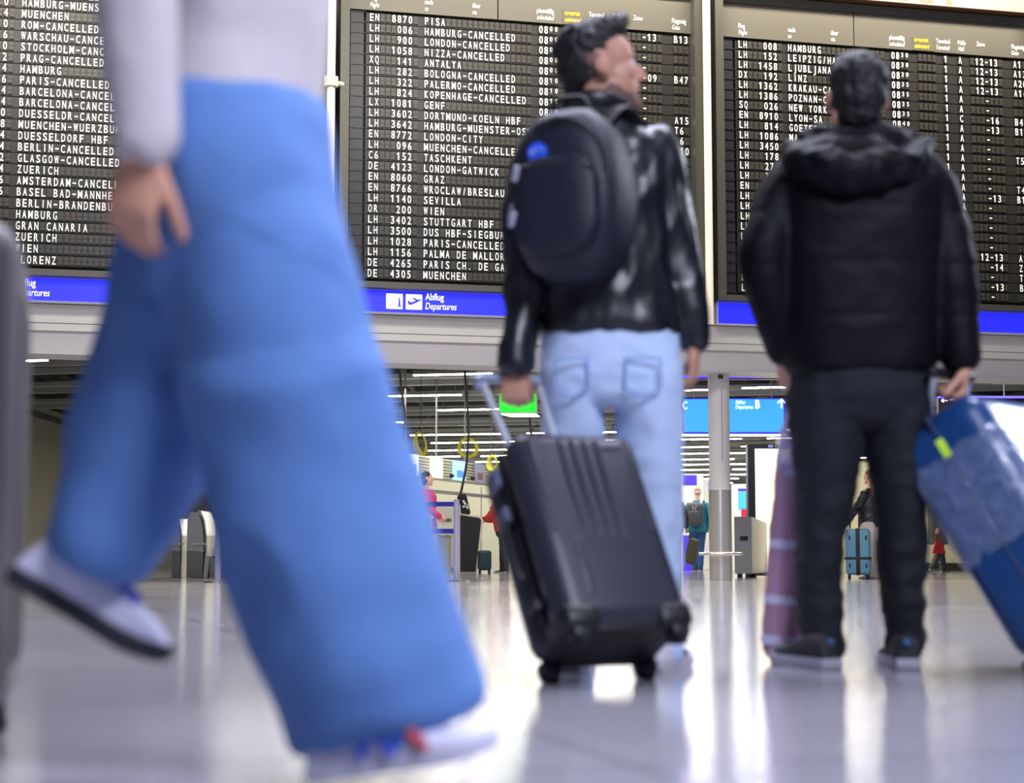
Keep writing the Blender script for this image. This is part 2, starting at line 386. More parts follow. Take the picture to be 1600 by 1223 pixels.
def board(idx, L, rows, label):
    t = thing('departure_board', label, 'departure board', BP(L, 0, 3.5), 'split-flap departure boards')
    B = lambda mb, name, m, par=t, **k: mb.build(name, m, par, **k)
    mb = MB()
    mb.box((L - 0.07, -0.02, 5.55), (0.11, 0.62, 4.04), BM_); mb.box((L + 4.465, -0.02, 5.55), (0.11, 0.62, 4.04), BM_)
    mb.box((L + 2.2, 0.045, 7.51), (4.42, 0.49, 0.115), BM_); mb.box((L + 2.2, -0.02, 3.565), (4.42, 0.62, 0.075), BM_)
    mb.box((L + 2.2, 0.15, 5.5), (4.42, 0.25, 3.9), BM_)
    B(mb, 'cabinet', M_frame, smooth=False)
    mb = MB(); mb.box((L + 0.93, -0.12, 7.23), (1.86, 0.1, 0.445), BM_); mb.box((L + 3.145, -0.12, 7.23), (2.54, 0.1, 0.445), BM_)
    hp = B(mb, 'header_panel', M_head, smooth=False)
    if idx > 1:
        hd = ((0.25, 'Flug', 'Flight', 0.075), (0.937, 'nach', 'to', 0.075), (1.54, 'über', 'via', 0.075), (2.37, 'planmäßig', 'scheduled', 0.27),
              (3.05, 'Terminal', 'Terminal', 0.21), (3.37, 'Halle', 'Hall', 0.13), (3.64, 'Zone', '', 0.13), (4.16, 'Flugsteig', 'Gate', 0.24))
        for x, a, b, wd in hd:
            mb = MB()
            text(mb, a, L + x, 7.130, 0.062, -0.176, 0, 0.004, 0, 0.62, M=BM_)
            if b: text(mb, b, L + x, 7.045, 0.060, -0.176, 0.25, 0.0, 0, 0.62, M=BM_)
            mb.build('column_heading', M_whitep, hp, smooth=False)
        mb = MB().box((L + 2.86, -0.1725, 7.108), (0.31, 0.006, 0.19), BM_)
        pl = B(mb, 'label_plate', mat('dark_label_plate', '#504c3a', 0.5), hp, smooth=False)
        mb = MB(); text(mb, 'erwartet', L + 2.735, 7.128, 0.060, -0.180, 0, 0.004, 0, 0.64, M=BM_)
        text(mb, 'estimated', L + 2.735, 7.043, 0.058, -0.180, 0.25, 0.002, 0, 0.64, M=BM_)
        o = mb.build('label_lettering', M_yellow, t, smooth=False); o['label'] = 'yellow lettering'
    mb = MB()
    for r in range(26): mb.box((L + 0.10, -0.145, ROW1 - r*PITCH + 0.066), (0.22, 0.012, 0.008), BM_, 1)
    mb.box((L + 0.10, -0.13, ROW1 - 12*PITCH), (0.16, 0.02, 25*PITCH + 0.02), BM_)
    B(mb, 'side_column', [M_side, M_field], smooth=False)
    for r in range(25):
        z = ROW1 - r * PITCH
        fl, dest, tm, zone, gate, term = rows[r] if r < len(rows) else ('', '', '', '', '', '')
        cells = [' '] * 49
        if fl:
            a, b = fl.split('|'); cells[0:2] = list((a + '  ')[:2])
            for i, ch in enumerate(b.rjust(4)): cells[4 + i] = ch
        for i, ch in enumerate(dest[:20]): cells[9 + i] = ch
        for i, ch in enumerate(tm[:4]): cells[29 + i] = ch
        if term: cells[37], cells[38] = term[0], term[1]
        for i, ch in enumerate(zone[:7]): cells[39 + i] = ch
        for i, ch in enumerate(gate[:3]): cells[46 + i] = ch
        mb = MB().box((L + 2.31, -0.11, z), (4.20, 0.06, PITCH - 0.010), BM_, 0)
        fields = (('airline_code', 0, 2), ('flight_number', 2, 9), ('destination', 9, 29), ('scheduled_time', 29, 33), ('terminal_number', 37, 38), ('hall_letter', 38, 39), ('check_in_zone', 39, 46), ('gate_number', 46, 49))
        txs = {f[0]: MB() for f in fields}
        for c, (x, ch) in enumerate(zip(COLS, cells)):
            small = c in (31, 32); wd = 0.052
            if c in (37, 38) and ch == ' ': continue
            dark = ch != ' '
            mb.box((L + x + wd/2, -0.148, z + 0.0265), (wd, 0.02, 0.0455), BM_, 2 if dark else 1)
            mb.box((L + x + wd/2, -0.148, z - 0.0225), (wd, 0.02, 0.0455), BM_, 2 if dark else 1)
            if dark:
                tx = txs[[f[0] for f in fields if f[1] <= c < f[2]][0]]
                h = 0.058 if small else 0.093; zz = z - 0.046 + (0.034 if small else 0)
                vs, fs = glyph(ch, 0, 0.004); gw = (max(v.x for v in vs) - min(v.x for v in vs)) / cap_height() * h
                lim = 0.036 if small else (0.050 if ch in 'MW' else 0.044)
                sx = min(0.82, lim / gw) if ch not in 'I1-./' else 0.62
                if ch == '-': zz, sx = z - 0.032, 1.15
                if ch == '1': sx = 0.85
                if ch == '1': tx.box((L + x + wd/2 - .012, -0.160, zz + h*.80), (h*.22, 0.003, h*.13), BM_)
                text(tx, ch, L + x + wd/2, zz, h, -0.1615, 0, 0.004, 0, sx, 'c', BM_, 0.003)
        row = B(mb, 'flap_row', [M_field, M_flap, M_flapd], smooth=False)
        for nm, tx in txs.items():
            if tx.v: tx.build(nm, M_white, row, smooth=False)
    if idx == 3: MB().box((L + 4.22, -0.335, 3.585), (0.16, 0.01, 0.03), BM_).build('small_plate', M_whitep, t, smooth=False)
    return t
def sched(k): return '0800' if k < 5 else '0810'
F2 = [('EN|8870', 'PISA', '   -13 ', 'B13'), ('LH|006', 'HAMBURG-CANCELLED', '   -', ''), ('LH|900', 'LONDON-CANCELLED', '   -', ''),
      ('LH|1058', 'NIZZA-CANCELLED', '   -', ''), ('XQ|141', 'ANTALYA', '   -09 ', 'B47'), ('LH|282', 'BOLOGNA-CANCELLED', '   -', ''),
      ('LH|322', 'PALERMO-CANCELLED', '   -', ''), ('LH|824', 'KOPENHAGE-CANCELLED', '   -', ''), ('LX|1081', 'GENF', '   -', 'A15'),
      ('LH|3602', 'DORTMUND-KOELN HBF', '   -', 'T6'), ('LH|3642', 'HAMBURG-MUENSTER-OSN', '   -', ' 6'), ('EN|8772', 'LONDON-CITY', '   -', ' 10'),
      ('LH|096', 'MUENCHEN-CANCELLED', '   -', ''), ('C6|152', 'TASCHKENT', '   -', ''), ('DE|4123', 'LONDON-GATWICK', '   -', ''),
      ('EN|8060', 'GRAZ', '   -', ''), ('EN|8766', 'WROCLAW/BRESLAU', '   -', ''), ('LH|1140', 'SEVILLA', '   -', ''), ('OR|200', 'WIEN', '   -', ''),
      ('LH|3402', 'STUTTGART HBF', '   -', ''), ('LH|3500', 'DUS HBF-SIEGBURG', '   -', ''), ('LH|1028', 'PARIS-CANCELLED', '   -', ''),
      ('LH|1156', 'PALMA DE MALLORC', '   -', ''), ('DE|4265', 'PARIS CH. DE GAU', '   -', ''), ('DE|4305', 'MUENCHEN', '   -', '')]
rows2 = [(a, b, sched(i), z, g, '') for i, (a, b, z, g) in enumerate(F2)]
F3 = [('LH|008', 'HAMBURG', '0830', '1A', ' 12-13 ', 'A1'), ('LH|152', 'LEIPZIG/HALLE', '0830', '1A', ' 12-13 ', 'A13'), ('LH|1458', 'LJUBLJANA', '0830', '1A', ' 12-13 ', 'A20'),
      ('DX|192', 'LINZ', '0835', '1A', ' 12-13 ', 'A14'), ('LH|1362', 'KRAKAU-CANCELLED', '0835', '1A', '   -', ''), ('LH|1386', 'POZNAN-CANCELLED', '0835', '1A', '   -', ''),
      ('SQ|026', 'NEW YORK', '0835', '1C', '   -16 ', 'B46'), ('EN|8910', 'LYON-SA', '0840', '1A', '   -13 ', 'B1'), ('LH|814', 'GOETEBORG', '08', '1A', '   -', ''),
      ('LH|1086', 'MA', '08', '1A', '   -', ''), ('LH|3450', '', '08', '1A', '   -', 'T5'), ('LH|178', '', '08', '1A', '   -', ''), ('LH|27 ', '', '08', '1A', '   -', ''),
      ('LH|3  ', '', '08', '1A', '   -', 'T4'), ('EN|', '', '08', '1A', '   -13 ', 'B13')] + \
     [('LH|', '', '08', '1A', '   -', '') for _ in range(5)] + \
     [('LH|', '', '08', '1A', ' 12-13 ', 'A24'), ('LH|', '', '08', '1A', '   -14 ', 'Z20'), ('LH|', '', '08', '1A', '   -', 'T5'), ('LH|', '', '08', '1A', '   -13 ', 'B24'), ('LH|', '', '08', '1A', '   -', '')]
rows3 = [(a, b, c, z, g, tt) for a, b, c, tt, z, g in F3]
N1 = ['DORTMUND-KOELN HBF', 'HAMBURG-MUENSTER', 'MUENCHEN', 'ROM-CANCELLED', 'WARSCHAU-CANCELLED', 'STOCKHOLM-CANCELLED', 'PRAG-CANCELLED', 'HAMBURG', 'PARIS-CANCELLED',
      'BARCELONA-CANCELLED', 'BARCELONA-CANCELLED', 'DUESSELDR-CANCELLED', 'MUENCHEN-WUERZBURG', 'DUESSELDORF HBF', 'BERLIN-CANCELLED', 'GLASGOW-CANCELLED', 'ZUERICH',
      'AMSTERDAM-CANCELLED', 'BASEL BAD-MANNHEIM', 'BERLIN-BRANDENBURG', 'HAMBURG', 'GRAN CANARIA', 'ZUERICH', 'WIEN', 'FLORENZ']
D1 = '0040602464408442466      '
rows1 = [('  |' + D1[i], n, '', '', {21: ' 5', 22: '11', 23: ' 6'}.get(i, ''), '') for i, n in enumerate(N1)]
B_L = (-9.66, -4.86, -0.045)
board(1, B_L[0], rows1, 'dark split-flap departure board half hidden behind the woman in blue jeans')
board(2, B_L[1], rows2, 'dark split-flap departure board behind the man with the backpack, first line PISA')
board(3, B_L[2], rows3, 'dark split-flap departure board behind the man in the navy hooded jacket, first line HAMBURG')

# ------------------------------------------------------------------ blue departures signs under the boards
M_wedge = mat('white_sign_frame', '#c9c8d6', 0.4)
M_signw = mat('white_sign_print', '#ffffff', 0.5, emit='#ffffff', estr=0.8)
def dep_sign(L, label):
    t = thing('departures_sign', label, 'sign', BP(L, -0.2, 3.24), 'blue departures signs')
    MB().box((L + 2.2, -0.13, 3.385), (4.60, 0.14, 0.285), BM_).build('sign_frame', M_wedge, t, smooth=False)
    MB().box((L + 2.2, -0.203, 3.385), (4.57, 0.012, 0.262), BM_).build('sign_face', M_blue, t, smooth=False)
    p = MB().box((L + 0.575, -0.212, 3.385), (0.20, 0.008, 0.185), BM_).build('pictogram', M_signw, t, smooth=False)
    mb = MB(); text(mb, 'i', L + 0.635, 3.325, 0.105, -0.222, 0, 0.03, M=BM_, align='c'); mb.box((L + 0.635, -0.220, 3.327), (0.06, 0.004, 0.012), BM_)
    mb.build('pictogram_mark', M_blue, p, smooth=False)
    p = MB().box((L + 0.815, -0.212, 3.385), (0.20, 0.008, 0.185), BM_).build('pictogram', M_signw, t, smooth=False)
    pl = [(-.08, .01), (-.055, .005), (-.04, -.012), (.02, .012), (-.03, .042), (-.005, .046), (.05, .026), (.085, .035), (.088, .022), (.03, -.012), (-.045, -.045), (-.072, -.034)]
    vs = [(L + 0.815 + x, -0.222, 3.388 + z) for x, z in pl] + [(L + 0.815 + x, -0.217, 3.388 + z) for x, z in pl]; n = len(pl)
    MB().add(vs, [tuple(range(n)), tuple(reversed(range(n, 2*n)))] + [(k, k+n, (k+1) % n + n, (k+1) % n) for k in range(n)], BM_).build('pictogram_mark', M_blue, p, smooth=False)
    mb = MB(); text(mb, 'Abflug', L + 0.955, 3.415, 0.082, -0.213, 0, 0.008, 0, 0.74, M=BM_)
    text(mb, 'Departures', L + 0.955, 3.302, 0.080, -0.213, 0.22, 0.0, 0, 0.72, M=BM_)
    mb.build('lettering', M_signw, t, smooth=False)
dep_sign(B_L[0], 'long blue Departures sign partly covered by the blue jeans of the striding woman')
dep_sign(B_L[1], 'long blue Departures sign with white pictograms below the board starting with PISA')
dep_sign(B_L[2], 'long blue Departures sign crossed by the man in the navy hooded jacket')

# tall pale poles in the gaps between the boards
M_pole = mat('cream_painted_pole', '#e9e2cf', 0.3, coat=0.3)
for s, zc, lab in ((-5.105, 6.0, 'tall cream metal pole with a clamp between the boards, beside the striding woman'),
                   (-0.315, None, 'tall cream metal pole between the boards, above the right arm of the backpack man')):
    t = thing('support_pole', lab, 'pole', BP(s, -0.40, 3.2), 'poles between the boards')
    MB().cyl(BP(s, -0.40, 3.2), BP(s, -0.40, 9.0), 0.050, n=24).build('pole_tube', M_pole, t)
    mb = MB()
    for z in (3.45, 7.75): mb.box((s, 0.15, z), (0.04, 1.1, 0.05), BM_)
    mb.build('wall_bracket', M_frame, t, smooth=False)
    if zc:
        mb = MB(); mb.cyl(BP(s, -0.40, zc - .06), BP(s, -0.40, zc + .06), 0.085, n=24); mb.cyl(BP(s, -0.40, zc), BP(s + .15, -0.32, zc), 0.03)
        mb.build('clamp', mat('pale_clamp', '#cfc9ba', 0.4), t)
# lit advertising box above the right board
t = thing('advertising_lightbox', 'glowing peach advertising light box above the right-hand departure board', 'light box', BP(2.2, -0.2, 7.57))
MB().box((2.2, -0.02, 8.215), (4.75, 0.6, 1.27), BM_).build('box_frame', mat('brown_box_frame', '#5d3d22', 0.5), t, smooth=False)
def peach():
    m = mat('peach_lit_panel', '#8a7358', 0.5, emit='#ffdcb0', estr=0.62); nt = m.node_tree; n = nt.nodes; L = nt.links
    tc = n.new('ShaderNodeTexCoord'); mp = n.new('ShaderNodeMapping'); mp.inputs['Location'].default_value = (0, 0, 0)
    gr = n.new('ShaderNodeTexNoise'); gr.inputs['Scale'].default_value = 0.22
    sx = n.new('ShaderNodeSeparateXYZ'); L.new(tc.outputs['Object'], sx.inputs[0])
    mr = n.new('ShaderNodeMapRange'); mr.inputs['From Min'].default_value = 1.3; mr.inputs['From Max'].default_value = 2.4
    L.new(sx.outputs['X'], mr.inputs['Value']); rp = n.new('ShaderNodeMixRGB')
    rp.inputs[1].default_value = lin('#ffe9cb'); rp.inputs[2].default_value = lin('#ffb777'); L.new(mr.outputs[0], rp.inputs[0])
    L.new(rp.outputs[0], n['Principled BSDF'].inputs['Emission Color']); return m
MB().box((2.2, -0.325, 8.215), (4.72, 0.02, 1.245), BM_).build('lit_panel', peach(), t, smooth=False)
mb = MB(); text(mb, 'AKH', 2.02, 7.640, 0.62, -0.345, 0, 0.02, 0, 0.62, M=BM_); mb.build('lettering', mat('beige_print', '#6d5a4a', 0.5, emit='#c8a488', estr=0.35), t, smooth=False)

# ================================================================== COLUMN
cx, cy = P(1130, 907, 21.32).x, 21.55
t = thing('support_column', 'round grey column with a steel sleeve and a ring rail, standing under the beam', 'column', (cx, cy, 0))
MB().cyl((cx, cy, 1.13), (cx, cy, 2.70), 0.138, n=40).build('shaft', mat('grey_column_paint', '#c4c2c2', 0.6), t)
M_steel = mat('brushed_steel', '#e2ded6', 0.26, 0.8, var=0.05, vscale=40, stretch=(1, 1, .02))
MB().cyl((cx, cy, 0.0), (cx, cy, 1.16), 0.146, n=48).build('steel_sleeve', M_steel, t)
mb = MB().torus((cx, cy, 0.34), 0.262, 0.022, n=40, m=10)
for k in range(3):
    a = k * 2.094 + 0.5; mb.cyl((cx + .14*math.cos(a), cy + .14*math.sin(a), .34), (cx + .26*math.cos(a), cy + .26*math.sin(a), .34), 0.012, n=8)
mb.build('ring_rail', M_steel, t)
MB().box((cx + 0.01, cy - 0.14, 2.62), (0.062, 0.03, 0.045)).build('sensor', mat('black_plastic', '#121214', 0.4), t, smooth=False)
MB().box((cx + 0.02, cy - 0.137, 2.0), (0.008, 0.008, 0.95)).build('cable_duct', mat('grey_seam', '#7d7b7c', 0.6), t, smooth=False)

# ================================================================== CEILING LIGHTS OF THE BACK HALL
M_tube = mat('lit_tube', '#ffffff', 0.5, emit='#fff6e6', estr=22.0)
M_hous = mat('light_housing', '#8b8c8a', 0.5, 0.2)
LZ = 3.80
proto = [None]
def strip(cpt, length, lab):
    if proto[0] is None:
        t = thing('strip_light', lab, 'ceiling light', (0, 0, 0), 'strip lights in the slatted ceiling')
        MB().box((0, 0, 0.04), (1.0, 0.11, 0.07)).build('housing', M_hous, t, smooth=False)
        for x in (-.42, .42): MB().cyl((x, 0, .07), (x, 0, .90), .008, n=6).build('hanger', M_hous, t)
        MB().box((0, 0, 0.0), (0.985, 0.07, 0.03)).build('light_tube', M_tube, t, smooth=False)
        proto[0] = t; o = t
    else: o = copy_tree(proto[0])
    o.location = cpt; o.scale = (length, 1, 1); o.rotation_euler = (0, 0, LA); o['label'] = lab
    return o
def lightY(py): return (LZ - CAM_H) / ray(800, py)[1]
near = ((20, 76, 563, 'white strip light under the beam at far left, beside the trailing jeans leg'),
        (645, 770, 584.5, 'white strip light nearest the beam, above the handle of the black suitcase'),
        (597, 722, 617.5, 'white strip light one row behind the one nearest the beam, left of the trolley handle'),
        (682, 805, 639.5, 'white strip light just left of the green exit sign'),
        (560, 634, 660, 'white strip light reaching out from behind the front jeans leg'),
        (1160, 1232, 605, 'white strip light right of the round column, above the blue hanging sign'),
        (1062, 1112, 609, 'short white strip light left of the round column, above the letter C'))
for x0, x1, y, lab in near:
    Y = lightY(y); a, b = P(x0, y, Y), P(x1, y, Y); strip(((a.x + b.x)/2, Y, LZ), (b.x - a.x) / math.cos(LA), lab)
for py in (676, 689, 701, 711, 720, 728, 736, 744, 750, 757):
    Y = lightY(py); k = 0; x = P(600, py, Y).x + (py % 3) * 0.7; xe = P(1360, py, Y).x
    while x < xe:
        Ym = Y - (x + 1.3 - 1.5) * math.tan(-LA)
        strip((x + 1.3, Y + (x + 1.3 - 1.5) * math.tan(LA), LZ), 2.7, 'far white strip light in the rows of the slatted ceiling'); x += 3.35

# ================================================================== HANGING SIGNS
M_sky = mat('lit_sky_blue_panel', '#3ea4e4', 0.4, emit='#3fa9f0', estr=0.75)
Ys = 32.0
a, b = P(1064, 622, Ys), P(1229, 678, Ys); cxs, w_, zt, zb = (a.x+b.x)/2, b.x-a.x, a.z, b.z
t = thing('hanging_sign', 'sky blue lit overhead sign with the letters C and B behind the round column', 'sign', (cxs, Ys, zb))
MB().box((cxs, Ys + .06, (zt+zb)/2), (w_, 0.12, zt - zb)).build('sign_box', mat('violet_sign_edge', '#3a34c8', 0.4, emit='#3b2fe8', estr=0.5), t, smooth=False)
MB().box((cxs, Ys - .006, (zt+zb)/2 + .01), (w_ - .10, 0.012, zt - zb - .06)).build('sign_face', M_sky, t, smooth=False)
MB().box((cxs, Ys + .03, zb - .02), (w_, 0.06, 0.035)).build('light_strip', mat('lit_edge', '#ffffff', .5, emit='#ffffff', estr=2.5), t, smooth=False)
mb = MB(); q = P(1066, 639, Ys); text(mb, 'C', q.x, q.z, 0.145, Ys - .02, 0, .02, 0, .72)
mb.build('letter', M_signw, t, smooth=False); mb = MB(); q = P(1180, 638, Ys); text(mb, 'B', q.x, q.z, 0.16, Ys - .02, 0, .03, 0, .72)
mb.build('letter', M_signw, t, smooth=False); mb = MB(); q = P(1149, 631, Ys); text(mb, 'Abflug', q.x, q.z, 0.07, Ys - .02, 0, .02, 0, .72)
q = P(1149, 638.5, Ys); text(mb, 'Departures', q.x, q.z, 0.07, Ys - .02, .22, .02, 0, .72)
mb.build('lettering', M_signw, t, smooth=False); mb = MB(); q = P(1221, 631, Ys); mb.box((q.x, Ys - .018, q.z), (.03, .01, .17))
mb.box((0, 0, 0), (.11, .01, .03), Matrix.Translation((q.x - .036, Ys - .018, q.z + .055)) @ rotm('Y', -45)); mb.box((0, 0, 0), (.11, .01, .03), Matrix.Translation((q.x + .036, Ys - .018, q.z + .055)) @ rotm('Y', 45))
mb.build('arrow', M_signw, t, smooth=False)
mb = MB()
for x in (-.75, .75): mb.cyl((cxs + x, Ys + .06, zt), (cxs + x, Ys + .06, 4.72), 0.012, n=8)
mb.build('hanger', M_hous, t)
Yg = 30.0; a, b = P(780, 614, Yg), P(839, 645, Yg); cxs = (a.x+b.x)/2
t = thing('exit_sign', 'bright green lit exit sign hanging behind the hand on the trolley handle', 'sign', (cxs, Yg, b.z))
MB().box((cxs, Yg + .12, (a.z+b.z)/2), (b.x-a.x + .02, 0.24, a.z-b.z + .02)).build('sign_box', mat('grey_sign_box', '#b9bdb9', .4), t, smooth=False)
MB().box((cxs, Yg - .004, (a.z+b.z)/2), (b.x-a.x - .02, 0.008, a.z-b.z - .03)).build('green_face', mat('lit_green', '#08d02a', .4, emit='#06e62a', estr=1.0), t, smooth=False)
MB().add([(cxs-.31, Yg, b.z - .012), (cxs+.31, Yg, b.z - .012), (cxs+.40, Yg + .5, b.z - .012), (cxs-.14, Yg + .5, b.z - .012), (cxs-.31, Yg, b.z - .03), (cxs+.31, Yg, b.z - .03), (cxs+.40, Yg + .5, b.z - .03), (cxs-.14, Yg + .5, b.z - .03)],
         [(0, 1, 2, 3), (7, 6, 5, 4), (0, 4, 5, 1), (1, 5, 6, 2), (2, 6, 7, 3), (3, 7, 4, 0)]).build('lit_underside', mat('lit_under', '#ffffff', .5, emit='#ffffff', estr=2.0), t, smooth=False)
MB().cyl((cxs, Yg + .12, a.z), (cxs, Yg + .12, 4.72), .012, n=8).build('hanger', M_hous, t)
Yd = 27.0; a, b = P(1466, 622, Yd), P(1600, 648, Yd)
t = thing('hanging_sign', 'dark overhead sign with a white left arrow behind the blue suitcase', 'sign', ((a.x+b.x)/2, Yd, b.z))
MB().box(((a.x+b.x)/2, Yd + .06, (a.z+b.z)/2), (b.x-a.x, .12, a.z-b.z)).build('sign_box', mat('black_sign', '#111118', .4), t, smooth=False)
MB().box(((a.x+b.x)/2, Yd - .004, a.z + .015), (b.x-a.x, .14, .025)).build('light_strip', mat('violet_lit_edge', '#6a5cff', .5, emit='#6a5cff', estr=1.5), t, smooth=False)
mb = MB(); q = P(1476, 625.5, Yd); mb.box((q.x, Yd - .008, q.z), (.10, .01, .022)); mb.box((0, 0, 0), (.05, .01, .02), Matrix.Translation((q.x - .035, Yd - .008, q.z + .014)) @ rotm('Y', -45)); mb.box((0, 0, 0), (.05, .01, .02), Matrix.Translation((q.x - .035, Yd - .008, q.z - .014)) @ rotm('Y', 45))
mb.build('arrow', M_signw, t, smooth=False); mb = MB(); q = P(1490, 622, Yd); mb.box((q.x, Yd - .008, q.z), (.13, .01, .07))
mb.build('pictogram', M_signw, t, smooth=False)

mb = MB()
for x in (-.4, .4): mb.cyl(((a.x+b.x)/2 + x, Yd + .06, a.z), ((a.x+b.x)/2 + x, Yd + .06, 4.72), .012, n=8)
mb.build('hanger', M_hous, t)
Yv = 24.4; a, b = P(1052, 578, Yv), P(1246, 592, Yv)
t = thing('light_bar', 'violet lit bar under the back of the beam, to both sides of the round column', 'light bar', ((a.x+b.x)/2, Yv, b.z))
MB().box(((a.x+b.x)/2, Yv + .08, (a.z+b.z)/2), (b.x-a.x, .16, a.z-b.z)).build('bar_housing', mat('dark_bar_housing', '#1a1830', .4), t, smooth=False)
MB().box(((a.x+b.x)/2, Yv - .006, (a.z+b.z)/2), (b.x-a.x - .02, .012, a.z-b.z - .03)).build('lit_face', mat('lit_violet', '#3a2cff', .5, emit='#3a24ff', estr=3.0), t, smooth=False)
mb = MB()
for x in (-.8, .8): mb.cyl(((a.x+b.x)/2 + x, Yv + .08, a.z), ((a.x+b.x)/2 + x, Yv + .08, 4.72), .012, n=8)
mb.build('hanger', M_hous, t)
# ================================================================== ADVERT TOTEM, KIOSKS, COUNTERS
Yt = 27.5; a, b = P(1168, 694, Yt), P(1262, 700, Yt)
t = thing('advert_totem', 'tall glowing cream advertising totem with a dark frame behind the wrapped roll', 'advertising totem', ((a.x+b.x)/2, Yt, 0))
MB().box(((a.x+b.x)/2, Yt + .12, a.z/2), (b.x-a.x, .24, a.z)).build('totem_frame', mat('dark_totem_frame', '#191726', .4), t, smooth=False)
MB().box(((a.x+b.x)/2 + .05, Yt - .006, a.z/2 - .01), (b.x-a.x - .14, .012, a.z - .13)).build('lit_panel', mat('cream_lit_panel', '#fff4d8', .5, emit='#fff0cc', estr=1.15), t, smooth=False)
MB().box((P(1204, 697, Yt).x, Yt - .006, P(1204, 697, Yt).z), (.08, .012, .045)).build('badge', mat('blue_badge', '#7a86d8', .5), t, smooth=False)
Yk = 24.2; a, b = P(1147, 807, Yk), P(1180, 903, Yk); wk = b.x - a.x
t = thing('equipment_cabinet', 'grey metal cabinet on small feet just right of the round column', 'cabinet', ((a.x+b.x)/2, Yk, 0))
mb = MB(); p = P(1198, 812, 26.3); zt = a.z
poly = [(a.x, Yk), (a.x + wk * .86, Yk), (p.x, 26.3), (a.x + .45, 26.3)]
mb.add([(x, y, .06) for x, y in poly] + [(x, y, zt - (.05 if k > 1 else 0)) for k, (x, y) in enumerate(poly)], [(3, 2, 1, 0), (4, 5, 6, 7), (0, 1, 5, 4), (1, 2, 6, 5), (2, 3, 7, 6), (3, 0, 4, 7)])
mb.build('body', mat('grey_cabinet_metal', '#9b9c9a', .35, .3, var=.03), t, smooth=False)
MB().rbox(((a.x+b.x)/2 - .01, Yk - .005, P(1160, 841, Yk).z), (.115, .02, .065), .02).build('handle_slot', mat('black_plastic', '#121214', .4), t)
mb = MB()
for x, y in ((a.x + .08, Yk + .06), (a.x + .2, Yk + .06), (a.x + .42, 25.6), (a.x + .5, 25.9)): mb.box((x, y, .03), (.07, .07, .06))
mb.build('foot', mat('black_plastic', '#121214', .4), t, smooth=False)

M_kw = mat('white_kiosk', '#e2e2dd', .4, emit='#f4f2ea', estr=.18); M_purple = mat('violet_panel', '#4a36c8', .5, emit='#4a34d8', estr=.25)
def kiosk(x0, x1, ytop, Y, lab, screens):
    a, b = P(x0, ytop, Y), P(x1, ytop, Y)
    t = thing('check_in_kiosk', lab, 'kiosk', ((a.x+b.x)/2, Y, 0), 'white check-in kiosks')
    MB().rbox(((a.x+b.x)/2, Y + .2, a.z/2), (b.x-a.x, .4, a.z), .02).build('body', M_kw, t)
    for (sx0, sx1, sy0, sy1, m, nm) in screens:
        p, q = P(sx0, sy0, Y), P(sx1, sy1, Y)
        MB().box(((p.x+q.x)/2, Y - .006, (p.z+q.z)/2), (q.x-p.x, .012, p.z-q.z)).build(nm, m, t, smooth=False)
kiosk(1059, 1099, 740, 36.5, 'white kiosk with violet panels directly behind the man in the teal jacket', [(1066, 1089, 742, 758, M_purple, 'display'), (1066, 1083, 836, 892, M_purple, 'front_panel')])
kiosk(1099, 1134, 748, 38.5, 'white kiosk whose violet edge shows left of the round column', [(1107, 1112, 752, 768, M_purple, 'display'), (1109, 1112, 834, 886, M_purple, 'front_panel')])
M_scr = mat('lit_blue_screen', '#3d9be0', .4, emit='#4aa8f0', estr=.8); M_red = mat('lit_red_screen', '#c8203a', .4, emit='#d8203c', estr=.5)
kiosk(1146, 1178, 756, 36.0, 'white kiosk with a blue and red screen above the grey cabinet', [(1153, 1168, 763, 767, M_purple, 'display'), (1153, 1168, 768, 796, M_scr, 'screen'), (1158, 1168, 794, 807, M_red, 'screen_picture')])

# check-in island fascia with screens, overhead left
fa0, fa1 = P(622, 706, 33.0), P(800, 734, 39.2); fb0 = P(622, 740.5, 33.0)
fz0, fz1 = fb0.z, fa0.z; fd = Vector((fa1.x - fa0.x, fa1.y - fa0.y, 0)); fl = fd.length; fd.normalize(); fn = Vector((-fd.y, fd.x, 0))
if fn.x > 0: fn = fn
FM = basis(Vector((fa0.x, fa0.y, 0)), fd, fn, Vector((0, 0, 1)))    # +y of the frame = behind the fascia
t = thing('check_in_fascia', 'beige louvred overhead fascia with screens above the check-in desks', 'overhead fascia', (fa0.x + fd.x*fl/2, fa0.y + fd.y*fl/2, fz0))
M_fas = mat('beige_louvre', '#c9c6b0', .5, var=.03)
mb = MB().box((fl/2, .18, (fz0+fz1)/2), (fl, .3, fz1-fz0), FM)
for k in range(7): mb.box((fl/2, .012, fz0 + .03 + k*(fz1-fz0-.06)/6), (fl, .06, .022), FM)
mb.build('louvre_panel', M_fas, t, smooth=False)
mb = MB().box((fl/2, .25, fz0 - .25), (fl, .08, .07), FM)
mb.build('lower_rail', M_hous, t, smooth=False)
mb = MB()
for k in range(4): mb.cyl(FM @ Vector((fl*(.12+.25*k), .2, fz1)), FM @ Vector((fl*(.12+.25*k), .2, 4.72)), .018, n=8)
mb.build('hanger', M_hous, t)
scr = ((632, 650, '#dfe6ff', .9, '#8890c0'), (671, 688, '#f4f6ff', 1.0, None), (706, 724, '#8fd0ff', .9, '#3d80d8'), (740, 754, '#7a7a96', .4, '#6b4040'), (772, 786, '#e9e8e0', .7, None))
def fas_s(px):                                                     # distance along the fascia seen at pixel column px
    a = ray(px, 720)[0]; return (a*fa0.y - fa0.x) / (fd.x - a*fd.y)
